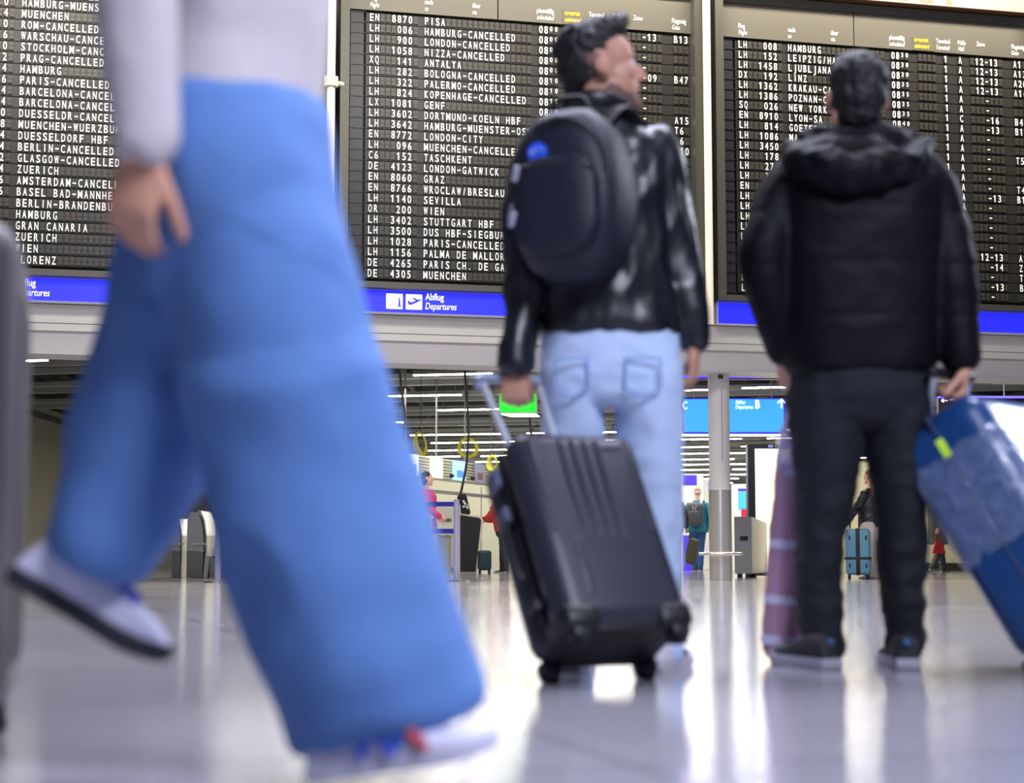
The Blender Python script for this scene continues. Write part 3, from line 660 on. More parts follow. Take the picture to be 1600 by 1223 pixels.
for k, (x0, x1, c, e, pic) in enumerate(scr):
    s0, s1 = fas_s(x0), fas_s(x1); zc = (fz0+fz1)/2
    s = MB().box(((s0+s1)/2, -.035, zc), (s1-s0, .04, fz1-fz0 - .02), FM).build('screen', mat('lit_screen_%d' % k, c, .4, emit=c, estr=e), t, smooth=False)
    if pic: MB().box(((s0+s1)/2, -.06, zc - .07), ((s1-s0)*.55, .008, (fz1-fz0)*.35), FM).build('screen_picture', mat('screen_pic_%d' % k, pic, .4, emit=pic, estr=e*.6), s, smooth=False)
mb = MB()
for px in (702, 735, 768):
    s = fas_s(px); mb.ell(FM @ Vector((s, -.06, fz0 + .09)), (.055, .04, .045))
mb.build('loudspeaker', mat('black_plastic', '#121214', .4), t)

# hanging cables and yellow coils
M_cab = mat('black_cable', '#1b1c20', .5); M_ycab = mat('yellow_cable', '#d8d41a', .5)
for k, (pts, Y, lab) in enumerate(((((629, 622), (632, 640), (632, 670), (629, 712)), 29.0, 'dark hanging cable near the edge of the front jeans leg'),
                    (((732, 659), (731.5, 690), (728, 730), (719, 775)), 29.5, 'dark cable hanging down to the black kiosk beside the barrier post'),
                    (((830, 678), (832, 690), (829, 715), (824, 745)), 31.0, 'dark cable hanging above the top edge of the black suitcase'))):
    w3 = [P(x, y, Y) for x, y in pts]; w3.insert(0, Vector((w3[0].x - .1, Y, 4.02))); w3.insert(0, Vector((w3[0].x - .02, Y, 4.72)))
    tag(MB().tube(w3, [.022], n=8, sub=5).build('hanging_cable', M_cab), lab, 'cable', 'dark cables hanging from the ceiling')
for (x, y, R, Y, lab, ax) in ((731, 700, .165, 30.5, 'yellow cable coil hanging beside the dark cable over the black kiosk', (0, 1, .05)), (832, 728, .13, 34, 'yellow cable coil hanging just above the black suitcase', (.75, .6, 0)),
                       (657, 694, .20, 31, 'tangled yellow cable coil hanging beside the front jeans leg', (.85, .5, .1)), (770, 724, .15, 35, 'yellow cable coil half hidden by the trolley handle', (.8, .6, 0))):
    c = P(x, y, Y); mb = MB()
    for j in range(5): mb.torus(c + Vector((.01*j - .02, .02*j, .012*(j % 3))), R + .012*(j % 2), .011, Vector(ax) + Vector((.1*j - .2, 0, .06*j)), n=24, m=6)
    o = tag(mb.build('cable_coil', M_ycab), lab, 'cable coil', 'yellow cable coils')
    MB().cyl(c + Vector((0, 0, R)), Vector((c.x, c.y, 4.72)), .006, n=6).build('cord', M_cab, o)

# belt barrier posts
M_post = mat('lilac_grey_post', '#a7a3c6', .35, .2); M_belt = mat('dark_blue_belt', '#10188c', .5)
def barrier(px, py, ptop, lab, belts):
    Y = -CAM_H / ray(800, py)[1]; b = P(px, py, Y); b.z = 0; zt = P(px, ptop, Y).z
    t = thing('barrier_post', lab, 'barrier post', b, 'belt barrier posts')
    MB().cyl(b, b + Vector((0, 0, .02)), .17, .15, n=32).build('base', mat('dark_steel_base', '#4a4a50', .35, .6), t)
    MB().cyl(b + Vector((0, 0, .02)), b + Vector((0, 0, zt)), .036, n=24).build('post', M_post, t)
    for z, dx, dy in belts:
        p, q = b + Vector((-.03, 0, z)), b + Vector((dx, dy, z))
        MB().add([p + Vector((0, 0, .03)), p - Vector((0, 0, .03)), q - Vector((0, 0, .03)), q + Vector((0, 0, .03)),
                  p + Vector((0, .006, .03)), p + Vector((0, .006, -.03)), q + Vector((0, .006, -.03)), q + Vector((0, .006, .03))],
                 [(0, 1, 2, 3), (7, 6, 5, 4), (0, 4, 5, 1), (1, 5, 6, 2), (2, 6, 7, 3), (3, 7, 4, 0)]).build('belt', M_belt, t, smooth=False)
barrier(713, 908, 780, 'grey belt barrier post with two dark blue belts beside the black kiosk', [(.955, -1.9, .25), (.62, -1.9, .25)])
barrier(340, 910, 800, 'lone grey barrier post below the gap between the legs of the striding woman', [])

# black wrapped kiosk by the desk
Yb = 30.6; 
def bp(x, y, dy=0): return P(x, y, Yb + dy)
t = thing('service_podium', 'black podium kiosk with pale edging behind the barrier post', 'podium', (bp(738, 896).x, Yb, 0))
def xz_prism(mb, pts, Y, dy, mi=0):
    w3 = [P(x, y, Y) for x, y in pts]; n = len(w3)
    vs = [Vector((p.x, Y, max(p.z, 0.004))) for p in w3] + [Vector((p.x, Y + dy, max(p.z, 0.004))) for p in w3]
    return mb.add(vs, [tuple(range(n)), tuple(reversed(range(n, 2*n)))] + [(k, k+n, (k+1) % n + n, (k+1) % n) for k in range(n)], None, mi)
xz_prism(MB(), [(719, 804), (749, 809), (752, 813), (743, 893), (719, 893)], Yb, .5).build('body', mat('black_podium', '#16171a', .4), t, smooth=False)
xz_prism(MB(), [(717, 802), (751, 806.5), (755, 812), (745, 896), (717, 896)], Yb + .02, .46).build('edging', mat('cream_edging', '#e4e0cc', .4), t, smooth=False)
t = thing('wrapped_terminal', 'black wrapped terminal with a white tape cross standing on the podium', 'terminal', (bp(728, 800).x, Yb + .1, bp(728, 803).z))
xz_prism(MB(), [(720, 802), (733, 804), (735, 800), (729, 774), (726, 771), (716, 773), (714, 777), (719, 790)], Yb + .06, .35).build('casing', mat('black_film', '#0d0e10', .25), t, smooth=False)
mb = MB(); xz_prism(mb, [(722, 782), (725, 781), (733, 794), (730, 795)], Yb + .045, .01); xz_prism(mb, [(730, 787), (732, 789), (724, 793), (722, 791)], Yb + .045, .01)
mb.build('tape_cross', mat('white_tape', '#e8e8e8', .4), t, smooth=False)

# white check-in desks
M_desk = mat('white_desk', '#d9d8d0', .45); M_desk2 = mat('pale_grey_desk', '#b9bbb8', .45)
Yw = 33.0; a, b = P(684, 790, Yw), P(716, 885, Yw)
t = thing('check_in_desk', 'white check-in desk with paper notices behind the woman in the pink blazer', 'desk', ((a.x+b.x)/2, Yw, 0), 'check-in desks')
MB().box(((a.x+b.x)/2 + .15, Yw + .4, .36), (.75, .7, .72)).build('desk_body', M_desk2, t, smooth=False)
MB().box((P(708, 830, Yw).x + .08, Yw + .02, .42), (.24, .08, .66)).build('side_panel', M_desk, t, smooth=False)
MB().box(((a.x+b.x)/2 + .15, Yw + .25, .75), (.85, .6, .05)).build('desk_top', M_desk, t, smooth=False)
MB().box((P(698, 805, Yw).x + .08, Yw + .3, 1.03), (.55, .05, .52)).build('notice_board', M_desk, t, smooth=False)
mb = MB()
for x in (692, 697, 702): mb.box((P(x, 812, Yw).x, Yw + .26, P(x, 812, Yw).z), (.06, .02, .06))
mb.build('notice', mat('grey_paper', '#5d5a50', .6), t, smooth=False)
Y2 = 26.5
t = thing('check_in_desk', 'pale grey rounded check-in desk in front of the woman in the pink blazer', 'desk', (P(660, 890, Y2).x, Y2, 0), 'check-in desks')
xz_prism(MB(), [(648, 898), (648, 803), (666, 803), (672, 806), (673, 812), (668, 898)], Y2, .5).build('desk_body', M_desk2, t, smooth=False)
xz_prism(MB(), [(646, 806), (646, 802), (668, 802), (674.5, 806), (674.5, 809)], Y2 - .03, .56).build('desk_top', M_desk, t, smooth=False)
Yc = 23.9
def curved_desk(x0, x1, ytop, Y, lab, lit):
    t = thing('check_in_counter', lab, 'counter', (P((x0+x1)/2, 903, Y).x, Y, 0), 'rounded grey counters')
    w_ = x1 - x0
    xz_prism(MB(), [(x0, 903.5), (x0 + .02*w_, 860), (x0 + .86*w_, 862), (x0 + .82*w_, 903.5)], Y, .7).build('base_panel', mat('grey_counter_base', '#87887f', .4, .2), t, smooth=False)
    xz_prism(MB(), [(x0 + .02*w_, 860), (x0 + .05*w_, ytop + 14), (x0 + .2*w_, ytop), (x0 + .55*w_, ytop), (x0 + .74*w_, ytop + 12), (x0 + .86*w_, 835), (x0 + .88*w_, 862)], Y - .03, .76).build('hood', mat('pale_counter_hood', '#b9bab2', .35, .1), t, smooth=False)
    xz_prism(MB(), [(x0 + .86*w_, 903.5), (x0 + .97*w_, 862), (x0 + .97*w_, 838), (x0 + .84*w_, ytop + 10), (x0 + .64*w_, ytop + 1), (x0 + .60*w_, ytop - 3), (x0 + .74*w_, ytop - 2), (x0 + .93*w_, ytop + 12), (x0 + 1.04*w_, 836), (x0 + 1.05*w_, 862), (x0 + .96*w_, 903.5)], Y - .05, .8).build('edge_trim', M_steel, t, smooth=False)
    q = P(x0 + .65*w_, 849.5, Y - .1); MB().box((q.x, q.y, q.z), (.18, .03, .02)).build('shelf_rail', M_desk, t, smooth=False)
curved_desk(291, 322, 800, Yc, 'pale rounded grey check-in counter seen between the legs of the striding woman', True)
curved_desk(268, 284, 812, Yc + .3, 'darker narrow counter left of the pale rounded counter, beside the trailing jeans leg', False)
a = P(328, 872, Yc + .2); b = P(374, 903, Yc + .2)
t = thing('baggage_belt', 'low grey baggage belt box right of the pale rounded counter', 'baggage belt', ((a.x+b.x)/2, Yc + .5, 0))
MB().box(((a.x+b.x)/2, Yc + .6, a.z/2), (b.x-a.x, .8, a.z)).build('belt_housing', mat('grey_counter_base', '#87887f', .4, .2), t, smooth=False)
MB().box(((a.x+b.x)/2, Yc + .6, a.z + .015), (b.x-a.x - .06, .7, .03)).build('belt_surface', mat('black_plastic', '#121214', .4), t, smooth=False)
MB().box((P(329, 860, Yc).x, Yc + .9, a.z + .09), (.12, .05, .16)).build('control_box', M_hous, t, smooth=False)
# ================================================================== PEOPLE: shared builders
SKIN = mat('skin', '#c9957c', 0.5, var=0.08, vscale=30, bump=0.05, bscale=200)
SKIN_D = mat('tanned_skin', '#bd8a74', 0.5, var=0.08, vscale=30, bump=0.05, bscale=200)
HAIR = mat('black_hair', '#070609', 0.6, var=0.4, vscale=60, bump=0.3, bscale=120)
EYEW = mat('eye_white', '#d8d2cc', 0.25); EYED = mat('dark_iris', '#120c0a', 0.2)

def hand(mb, wrist, d, n, s, size=1.0, curl=(25, 35, 25), thumb=(0.55, 0.65, 0.35), tcurl=20, spread=3):
    """wrist point, d: towards the fingers, n: the way the fingers curl (palm side), s: towards the thumb."""
    d = Vector(d).normalized(); n = (Vector(n) - d*Vector(n).dot(d)).normalized(); s = d.cross(n) if Vector(s).dot(d.cross(n)) > 0 else n.cross(d)
    k = size; W = Vector(wrist)
    mb.tube([W - d*.03*k, W + d*.012*k, W + d*.045*k, W + d*.088*k], [(.028*k, .020*k), (.031*k, .019*k), (.041*k, .0165*k), (.041*k, .0135*k)], ref=s, n=16, sub=3)
    for i, (off, ln, r) in enumerate(((.0325, .071, .0088), (.0110, .080, .0092), (-.0105, .074, .0088), (-.0315, .058, .0078))):
        p = W + d*(.088 - abs(i - 1.3)*.004)*k + s*off*k; ang = 0; sp = math.radians(spread * (1.2 - i) )
        base = (d*math.cos(sp) + s*math.sin(sp)).normalized(); pts = [p - base*.015*k, p]; c = curl[i] if isinstance(curl[0], (tuple, list)) else curl
        for fr, a in zip((.46, .30, .24), c):
            ang += math.radians(a); dr = base*math.cos(ang) + n*math.sin(ang); p = p + dr*ln*fr*k; pts.append(p)
        mb.tube(pts, [r*k, r*1.03*k, r*k, r*.93*k, r*.78*k], ref=s, n=10, sub=3, cap=.9)
    t0 = W + d*.022*k + s*.026*k; dr = (s*thumb[0] + d*thumb[1] + n*thumb[2]).normalized(); pts = [t0 - dr*.01*k, t0]
    for q, ln in enumerate((.040, .034, .027)):
        if q: dr = (dr + d*math.sin(math.radians(tcurl))*.7 + n*math.sin(math.radians(tcurl))*.6).normalized()
        t0 = t0 + dr*ln*k; pts.append(t0)
    mb.tube(pts, [.015*k, .0145*k, .0118*k, .0108*k, .0085*k], ref=n, n=10, sub=3, cap=.9)

def head_shape(mb, C, f, u, k=1.0, neck=True, neck_to=None, beard=0):
    f = Vector(f).normalized(); u = (Vector(u) - f*Vector(u).dot(f)).normalized(); s = u.cross(f); M = basis(Vector(C), f, s, u) @ Matrix.Scale(k, 4)
    E = lambda c, r, R=None: mb.ell((0, 0, 0), r, M @ Matrix.Translation(c) @ (R or Matrix.Identity(4)))
    E((-.016, 0, .046), (.098, .077, .088)); E((.036, 0, .040), (.066, .066, .072)); E((.040, 0, -.025), (.060, .062, .088))
    E((.030, 0, -.070), (.062, .054, .050), rotm('Y', 20)); E((.080, 0, -.103), (.029, .031, .025))
    for q in (-1, 1):
        E((.010, q*.046, -.066), (.048, .020, .036), rotm('Y', 25)); E((.068, q*.040, -.012), (.026, .022, .028)); E((.083, q*.028, .032), (.016, .026, .010))
        E((.106, q*.011, -.032), (.012, .008, .008))
        E((-.012, q*.082, -.004), (.022, .008, .031), rotm('Z', q*22) @ rotm('Y', -12)); E((-.020, q*.089, .004), (.017, .007, .030), rotm('Z', q*28) @ rotm('Y', -12)); E((.000, q*.078, -.026), (.011, .007, .012))
        mb.torus((-.013, q*.088, .002), .021, .0055, (0, 1, 0), M=M, n=16, m=6)
    mb.tube([(.088, 0, .030), (.100, 0, .010), (.118, 0, -.012), (.124, 0, -.028)], [.009, .0105, .0125, .0125], ref=(0, 1, 0), n=10, sub=3, M=M)
    E((.094, 0, -.055), (.013, .024, .0065)); E((.092, 0, -.068), (.013, .021, .0075)); E((.088, 0, -.045), (.014, .026, .02))
    if neck:
        b = Vector(neck_to) if neck_to is not None else M @ Vector((-.045, 0, -.20))
        mb.tube([M @ Vector((-.020, 0, -.02)), M @ Vector((-.026, 0, -.09)), b], [.055*k, .056*k, .064*k], ref=s, n=20, sub=3)
    return M
def face_bits(M, parent, brow=True, hair=HAIR):
    for q in (-1, 1):
        e = MB().ell((.083, q*.031, .010), (.0125, .0125, .0125), M).build('eye', EYEW, parent); MB().ell((.0925, q*.0325, .010), (.005, .0065, .0065), M).build('iris', EYED, e)
        if brow: MB().tube([M @ Vector((.098, q*.012, .032)), M @ Vector((.096, q*.030, .037)), M @ Vector((.082, q*.048, .032))], [.0045, .0055, .003], n=8, sub=3).build('eyebrow', hair, parent)

def shoe(parent, heel, yaw, length=.285, width=.098, pitch=0, upper=None, sole=None, lace=None, hgt=.085, pivot=None, stripe=None, label=None):
    """heel: floor point at the back of the sole, yaw: pointing direction in degrees (0 = +x, 90 = away)."""
    M = Matrix.Translation(heel) @ rotm('Z', yaw) @ rotm('Y', -pitch) @ Matrix.Scale(length/.285, 4)
    wd = width / length * .285 / 2
    prof = [(0.0, .030), (.01, .034), (.05, .036), (.11, .033), (.17, .041), (.215, .047), (.25, .041), (.275, .026), (.285, .010)]
    def ring(x0, x1, f): return None
    out = [(x, y * wd / .047) for x, y in prof] + [(x, -y * wd / .047) for x, y in reversed(prof)]
    toe = lambda x: .012 * max(0, (x - .2) / .085) ** 2
    mb = MB(); n = len(out)
    rr = [[Vector((.1425 + (x - .1425)*sc, y*sc, z + toe(x))) for x, y in out] for z, sc in ((0.0, .965), (.006, 1.0), (.024, 1.0), (.030, .975))]
    mb.rings(rr, M)
    root = MB()
    xs = [.004, .012, .03, .06, .095, .125, .16, .20, .24, .268, .280]
    hs = [.045, .068, hgt - .004, hgt, hgt - .002, hgt*.90, hgt*.74, hgt*.60, hgt*.50, .036, .026]
    rings = []
    for x, h in zip(xs, hs):
        y = np.interp(x, [p[0] for p in prof], [p[1] for p in prof]) * wd / .047 * .95; z0 = .018 + toe(x)
        rings.append([Vector((x, y*math.copysign(abs(math.cos(a))**.8, math.cos(a)), z0 + max(.004, (h - .018))*max(0, math.sin(a))**.75 + (-.004 if math.sin(a) < 0 else 0))) for a in [2*math.pi*k/20 for k in range(20)]])
    root.rings(rings, M)
    s = root.build('shoe', upper, parent)
    if label: s['label'] = label
    mb.build('sole', sole, s)
    if lace is not None:
        lm = MB()
        for j in range(4):
            x = .115 + j*.022; h = np.interp(x, xs, hs) + .004; y = .022
            for q in (-1, 1): lm.tube([M @ Vector((x - .006, -q*y, h - .006)), M @ Vector((x + .004, 0, h + .004)), M @ Vector((x + .014, q*y, h - .010))], [.0035], n=6, sub=3)
        lm.build('laces', lace, s)
    if stripe is not None:
        for q in (-1, 1):
            st = MB()
            pts = [(.10, .62), (.135, .8), (.16, .45), (.185, .2)]
            st.tube([M @ Vector((x, q*(np.interp(x, [p[0] for p in prof], [p[1] for p in prof])*wd/.047*(1.02 - .25*t)), .03 + t*.045)) for x, t in pts], [(.009, .003)], ref=M.to_3x3() @ Vector((1, 0, .6)), n=8, sub=4)
            st.build('side_patch', stripe, s)
    return s, M

def prow(L_, R_, py, Y, d, dy=0.0):               # a body ring from its left and right edge in the photo
    a, b = P(L_, py, Y), P(R_, py, Y); return ((a.x+b.x)/2, Y + dy, a.z, (b.x-a.x)/2, d)

# ================================================================== MAN WITH THE BACKPACK
Y1 = 4.55
root = thing('person', 'man in a black leather jacket and light blue jeans wearing a backpack, head turned right', 'person', (P(950, 1040, Y1).x, Y1, 0))
LEATHER = mat('black_leather', '#0c0f18', 0.36, var=0.2, vscale=9, bump=0.12, bscale=14, spec=0.6)
JEANS = mat('light_blue_denim', '#bcd0f4', 0.8, var=0.16, vscale=7, bump=0.25, bscale=160)
# --- one continuous body: head, neck, trunk, arms with hands, legs
body = MB()
HF = Vector((.97, .17, .15))
HM = head_shape(body, P(938, 113, Y1), HF, (0.02, -.05, 1), 0.98, True, P(928, 200, Y1 + .01))
body.hloft([prow(900, 960, 190, Y1, .07), prow(850, 1030, 225, Y1, .09), prow(840, 1030, 330, Y1, .11), prow(850, 1040, 480, Y1, .10), prow(850, 1055, 570, Y1, .11), prow(870, 1040, 640, Y1, .09)])
Lh = P(806, 574, Y1 - .10); Rh = P(1084, 541, Y1 - .02)
body.tube([P(856, 236, Y1), P(826, 330, Y1 - .03), P(821, 430, Y1 - .05), Lh], [.055, .05, .044, .027], n=16)
body.tube([P(1012, 232, Y1), P(1042, 330, Y1), P(1063, 430, Y1 - .01), Rh], [.055, .05, .044, .027], n=16)
hand(body, Lh, (-.04, .04, -1), (0, 1, 0), (1, 0, 0), .98, curl=(62, 85, 55), thumb=(.35, .65, .75), tcurl=38)
hand(body, Rh, (-.02, .06, -1), (-1, .25, -.1), (0, 1, 0), 1.0, curl=((28, 50, 30), (30, 52, 32), (34, 54, 34), (38, 56, 36)), thumb=(.45, .75, .55), tcurl=14)
for x0, x1, x2 in ((898, 893, 885), (1006, 1020, 1030)):
    body.tube([P(x0, 620, Y1), P(x1, 800, Y1 - .01), P(x2, 1010, Y1 + .02)], [.075, .052, .036], n=16)
    body.tube([P(x2, 1005, Y1 + .02), P(x2 + 5, 1034, Y1 + .02)], [.034, .03], n=12)
body.build('body', SKIN_D, root, fuse=.0052, smooth_it=3)
face_bits(HM, root)
# stubble and cropped hair
def shell(mb, M, items):
    for c, r, R in items: mb.ell((0, 0, 0), r, M @ Matrix.Translation(c) @ (R or Matrix.Identity(4)))
def hair_noise(a, sc, seed=3):
    def f(me, base):
        for v, n in zip(me.vertices, [v.normal.copy() for v in me.vertices]):
            p = (v.co + base) * sc; v.co += n * (noise.noise(p + Vector((seed, 0, 0)))*a + noise.noise(p*2.3)*a*.6)
    return f
hm = MB(); shell(hm, HM, [((-.036, 0, .070), (.094, .084, .080), None), ((-.066, 0, .024), (.062, .077, .076), None), ((.008, 0, .112), (.082, .066, .048), rotm('Y', -10)), ((.058, 0, .126), (.042, .050, .034), rotm('Y', -28)),
                          ((-.080, 0, -.022), (.032, .052, .050), None), ((.088, .004, .146), (.018, .034, .018), None)])
hm.build('hair', HAIR, root, fuse=.007, smooth_it=2, post=hair_noise(.009, 55))
fm = MB(); shell(fm, HM, [((-.030, 0, .028), (.0975, .0785, .070), None)])
fm.build('cropped_hair', mat('cropped_hair_fade', '#6a4c46', .7), root, fuse=.008)
bm_ = MB(); shell(bm_, HM, [((.033, 0, -.072), (.0615, .0555, .0495), rotm('Y', 20)), ((.080, 0, -.104), (.0305, .032, .026), None), ((.012, .047, -.068), (.045, .0205, .034), rotm('Y', 25)), ((.012, -.047, -.068), (.045, .0205, .034), rotm('Y', 25)), ((.089, 0, -.0445), (.0155, .026, .008), None)])
bm_.build('beard', mat('short_beard', '#6b4f48', .75), root, fuse=.006)
# --- leather jacket
jk = MB()
jk.hloft([prow(893, 968, 168, Y1, .075, .0), prow(884, 980, 184, Y1, .085), prow(852, 1010, 200, Y1, .095), prow(826, 1036, 220, Y1, .105), prow(816, 1046, 262, Y1, .128), prow(822, 1046, 330, Y1, .135), prow(832, 1050, 400, Y1, .132), prow(838, 1056, 470, Y1, .135), prow(841, 1060, 505, Y1, .142), prow(843, 1061, 523, Y1, .140)], n=36, p=2.3)
jk.tube([P(858, 228, Y1), P(836, 262, Y1), P(824, 330, Y1 - .03), P(822, 420, Y1 - .05), P(815, 490, Y1 - .08), P(808, 545, Y1 - .10), P(807, 571, Y1 - .10)], [.072, .074, .066, .060, .046, .043, .047], n=22)
jk.tube([P(1010, 224, Y1), P(1028, 255, Y1), P(1042, 330, Y1), P(1061, 420, Y1 - .01), P(1075, 480, Y1 - .02), P(1081, 520, Y1 - .02), P(1083, 537, Y1 - .02)], [.070, .072, .064, .056, .048, .040, .038], n=22)
jk.build('jacket', LEATHER, root, fuse=.010, smooth_it=4, post=folds(.022, (11, 11, 5), 1, .003))
cl = MB(); cl.tube([P(880, 186, Y1 - .06), P(905, 160, Y1 - .075), P(940, 158, Y1 - .08), P(975, 172, Y1 - .04)], [(.012, .030)], ref=(0, 1, .2), n=12, sub=5); cl.build('collar', LEATHER, root)
# --- jeans
jn = MB()
jn.hloft([prow(848, 1061, 506, Y1, .126), prow(846, 1063, 540, Y1, .130), prow(843, 1066, 590, Y1 - .005, .140), prow(844, 1067, 620, Y1, .130), prow(860, 1052, 636, Y1, .10)], n=36, p=2.3)
jn.tube([P(897, 600, Y1), P(896, 660, Y1), P(895, 720, Y1), P(893, 800, Y1), P(890, 900, Y1), P(888, 1000, Y1), P(887, 1024, Y1)], [(.092, .125), (.082, .115), (.077, .105), (.078, .09), (.07, .08), (.066, .075), (.068, .075)], n=24)
jn.tube([P(1008, 600, Y1), P(1014, 660, Y1), P(1014, 720, Y1), P(1018, 800, Y1), P(1022, 880, Y1), P(1026, 970, Y1), P(1029, 1022, Y1 - .01)], [(.096, .125), (.090, .115), (.088, .108), (.086, .09), (.075, .08), (.066, .075), (.062, .072)], n=24)
def crotch(p): return 1.0
jn.build('jeans', JEANS, root, fuse=.010, smooth_it=3, post=folds(.013, (7, 7, 10), 4, .004))
DEN2 = mat('denim_stitching', '#94aee0', 0.8)
for x0, x1 in ((868, 918), (978, 1032)):            # seat pockets
    mb = MB(); yb = Y1 - .152
    q = [P(x0, 560, yb), P(x1, 560, yb), P(x1 + 1, 606, yb + .008), P((x0+x1)/2, 622, yb + .012), P(x0 - 1, 606, yb + .008)]
    for i in range(5): mb.tube([q[i], q[(i+1) % 5]], [.0035], n=6, sub=1)
    mb.build('pocket', DEN2, root)
SH_W = mat('white_shoe_leather', '#d6d5dc', .4); SH_K = mat('black_shoe_suede', '#1a1a20', .6); SOLE_W = mat('white_rubber_sole', '#b9b8c4', .5)
shoe(root, Vector((P(1010, 1040, 4.50).x, 4.40, 0)), 68, .30, .104, 0, SH_W, SOLE_W, SH_K, .10, stripe=SH_K)
shoe(root, Vector((P(884, 1040, 4.5).x, 4.44, 0)), 80, .30, .104, 0, SH_W, SOLE_W, SH_K, .10, stripe=SH_K)

# --- backpack (a thing of its own)
BPK = mat('navy_black_nylon', '#0f1426', 0.55, var=0.15, vscale=14, bump=0.25, bscale=90); BPK2 = mat('black_strap', '#0d0e14', .6)
bpt = thing('backpack', 'dark navy backpack with a round blue badge on the back of the leather jacket man', 'backpack', P(885, 440, 4.34))
NF = Vector((-.42, -.90, .06)).normalized(); NU = Vector((-.04, 0, 1)); NU = (NU - NF*NU.dot(NF)).normalized(); NS = NU.cross(NF).normalized() * -1   # NS points left of the picture? made right-handed below
NS = NU.cross(NF).normalized()
bc = P(896, 309, 4.37); KM = basis(bc, NS, NU, NF)    # local x: sideways, y: up, z: out of the back
def outl(sx, z): # rounded backpack outline scaled
    pts = []
    for k in range(40):
        a = 2*math.pi*k/40; c, s = math.cos(a), math.sin(a); e = 2/2.9
        x = .152*math.copysign(abs(c)**e, c); y = .230*math.copysign(abs(s)**e, s)
        x *= (1 - .12*max(0, y/.230)) * (1 - .10*max(0, -y/.230)); pts.append(Vector((x*sx, y*sx, z)))
    return pts
mb = MB(); mb.rings([outl(.93, -.10), outl(1.0, -.07), outl(1.02, 0.0), outl(1.0, .05), outl(.93, .085), outl(.80, .105), outl(.55, .116)], KM)
main = mb.build('main_compartment', BPK, bpt, post=folds(.008, (9, 9, 9), 2))
mb = MB()
def fp(x, y, sc, z): return Vector((x, y, z))
rings = []
for z, sc in ((.07, 1.0), (.115, 1.0), (.138, .95), (.148, .82), (.152, .5)):
    rg = []
    for k in range(36):
        a = 2*math.pi*k/36; c, s = math.cos(a), math.sin(a); e = 2/3.2
        rg.append(Vector((.118*sc*math.copysign(abs(c)**e, c), -.050 + .135*sc*math.copysign(abs(s)**e, s), z)))
    rings.append(rg)
mb.rings(rings, KM); fpk = mb.build('front_pocket', BPK, bpt, post=folds(.006, (10, 10, 10), 6))
for nm, R, y0, z0 in (('zip', 1.0, 0, .112), ('zip', .92, 0.0, .098)):
    mb = MB(); pts = []
    for k in range(17):
        a = math.radians(-10 + 200*k/16); pts.append(KM @ Vector((.136*R*math.cos(a), .030 + .158*R*math.sin(a)*(1 if math.sin(a) > 0 else 1.2), z0 - .02*abs(math.cos(a)) - (.0 if R == 1 else -.018))))
    mb.tube(pts, [.0055], n=8, sub=2); mb.build(nm, BPK2, bpt)
mb = MB(); mb.tube([KM @ Vector((x, .045 - x*.1, .147 - x*x*.4)) for x in (-.108, -.055, 0, .055, .108)], [.006], n=8, sub=3); mb.build('zip', BPK2, bpt)
bd = MB(); bd.cyl(KM @ Vector((-.050, .098, .112)), KM @ Vector((-.050, .098, .125)), .027, n=28); bo = bd.build('round_badge', mat('blue_badge_print', '#2f5be0', .35, emit='#2a55ff', estr=.05), bpt); bo['label'] = 'small round blue badge'
mb = MB(); mb.tube([KM @ Vector((-.068, .094, .1265)), KM @ Vector((-.05, .104, .1275)), KM @ Vector((-.032, .102, .1265))], [(.006, .002)], n=8, sub=3); mb.build('badge_mark', mat('pale_blue_print', '#9fb4ff', .4), bo)
PULL = mat('grey_zip_pull', '#a9acc0', .35, .3)
for x, y, z in ((-.102, .052, .146), (-.112, -.070, .148), (-.146, -.030, .078)):
    MB().rbox((0, 0, 0), (.017, .042, .010), .004, KM @ Matrix.Translation((x, y - .012, z)) @ rotm('Z', -14)).build('zip_pull', PULL, bpt)
mb = MB(); mb.tube([KM @ Vector((-.055, .222, .01)), KM @ Vector((-.045, .262, .02)), KM @ Vector((.0, .272, .02)), KM @ Vector((.045, .262, .02)), KM @ Vector((.055, .222, .01))], [(.012, .007)], ref=NF, n=10, sub=4); mb.build('carry_handle', BPK2, bpt)
for q in (-1, 1):
    mb = MB(); mb.tube([KM @ Vector((q*.075, .20, -.02)), KM @ Vector((q*.10, .262, -.09)), KM @ Vector((q*.12, .22, -.20)), KM @ Vector((q*.13, .05, -.30))], [(.028, .008)], ref=NS, n=12, sub=5); mb.build('shoulder_strap', BPK2, bpt)

# ================================================================== BLACK TROLLEY SUITCASE
def frame_case(Wc, a, w):
    a = Vector(a).normalized(); w = Vector(w); w = (w - a*w.dot(a)).normalized(); d = w.cross(a).normalized()
    return a, w, d
a = Vector((-.212, .43, .777)); w = Vector((.90, .44, 0)); a, w, d = frame_case(None, a, w)
if d.y > 0: d = -d                                             # d: front shell side, towards the camera
Wc = P(935, 1064, 4.075); Wc.z = 0.0
CW, CH, CD = .355, .56, .235
SM = basis(Wc + a*.036 + d*(CD*.46) , w, d, a)                  # origin: middle of the case bottom; x across, y towards camera, z up the case
CASE = mat('black_ribbed_shell', '#2a2c38', 0.36, var=0.1, vscale=30, bump=0.12, bscale=400, spec=.5); CASE2 = mat('black_wheel_plastic', '#0f1016', .45)
ct_ = thing('trolley_suitcase', 'black ribbed hard-shell trolley suitcase pulled by the man in light blue jeans', 'suitcase', Wc)
mb = MB(); mb.rbox((0, CD*.27, CH/2), (CW, CD*.46, CH), .055, SM, seg=6)
cs = mb.build('front_shell', CASE, ct_)
MB().rbox((0, -CD*.27, CH/2), (CW, CD*.46, CH), .055, SM, seg=6).build('back_shell', CASE, ct_)
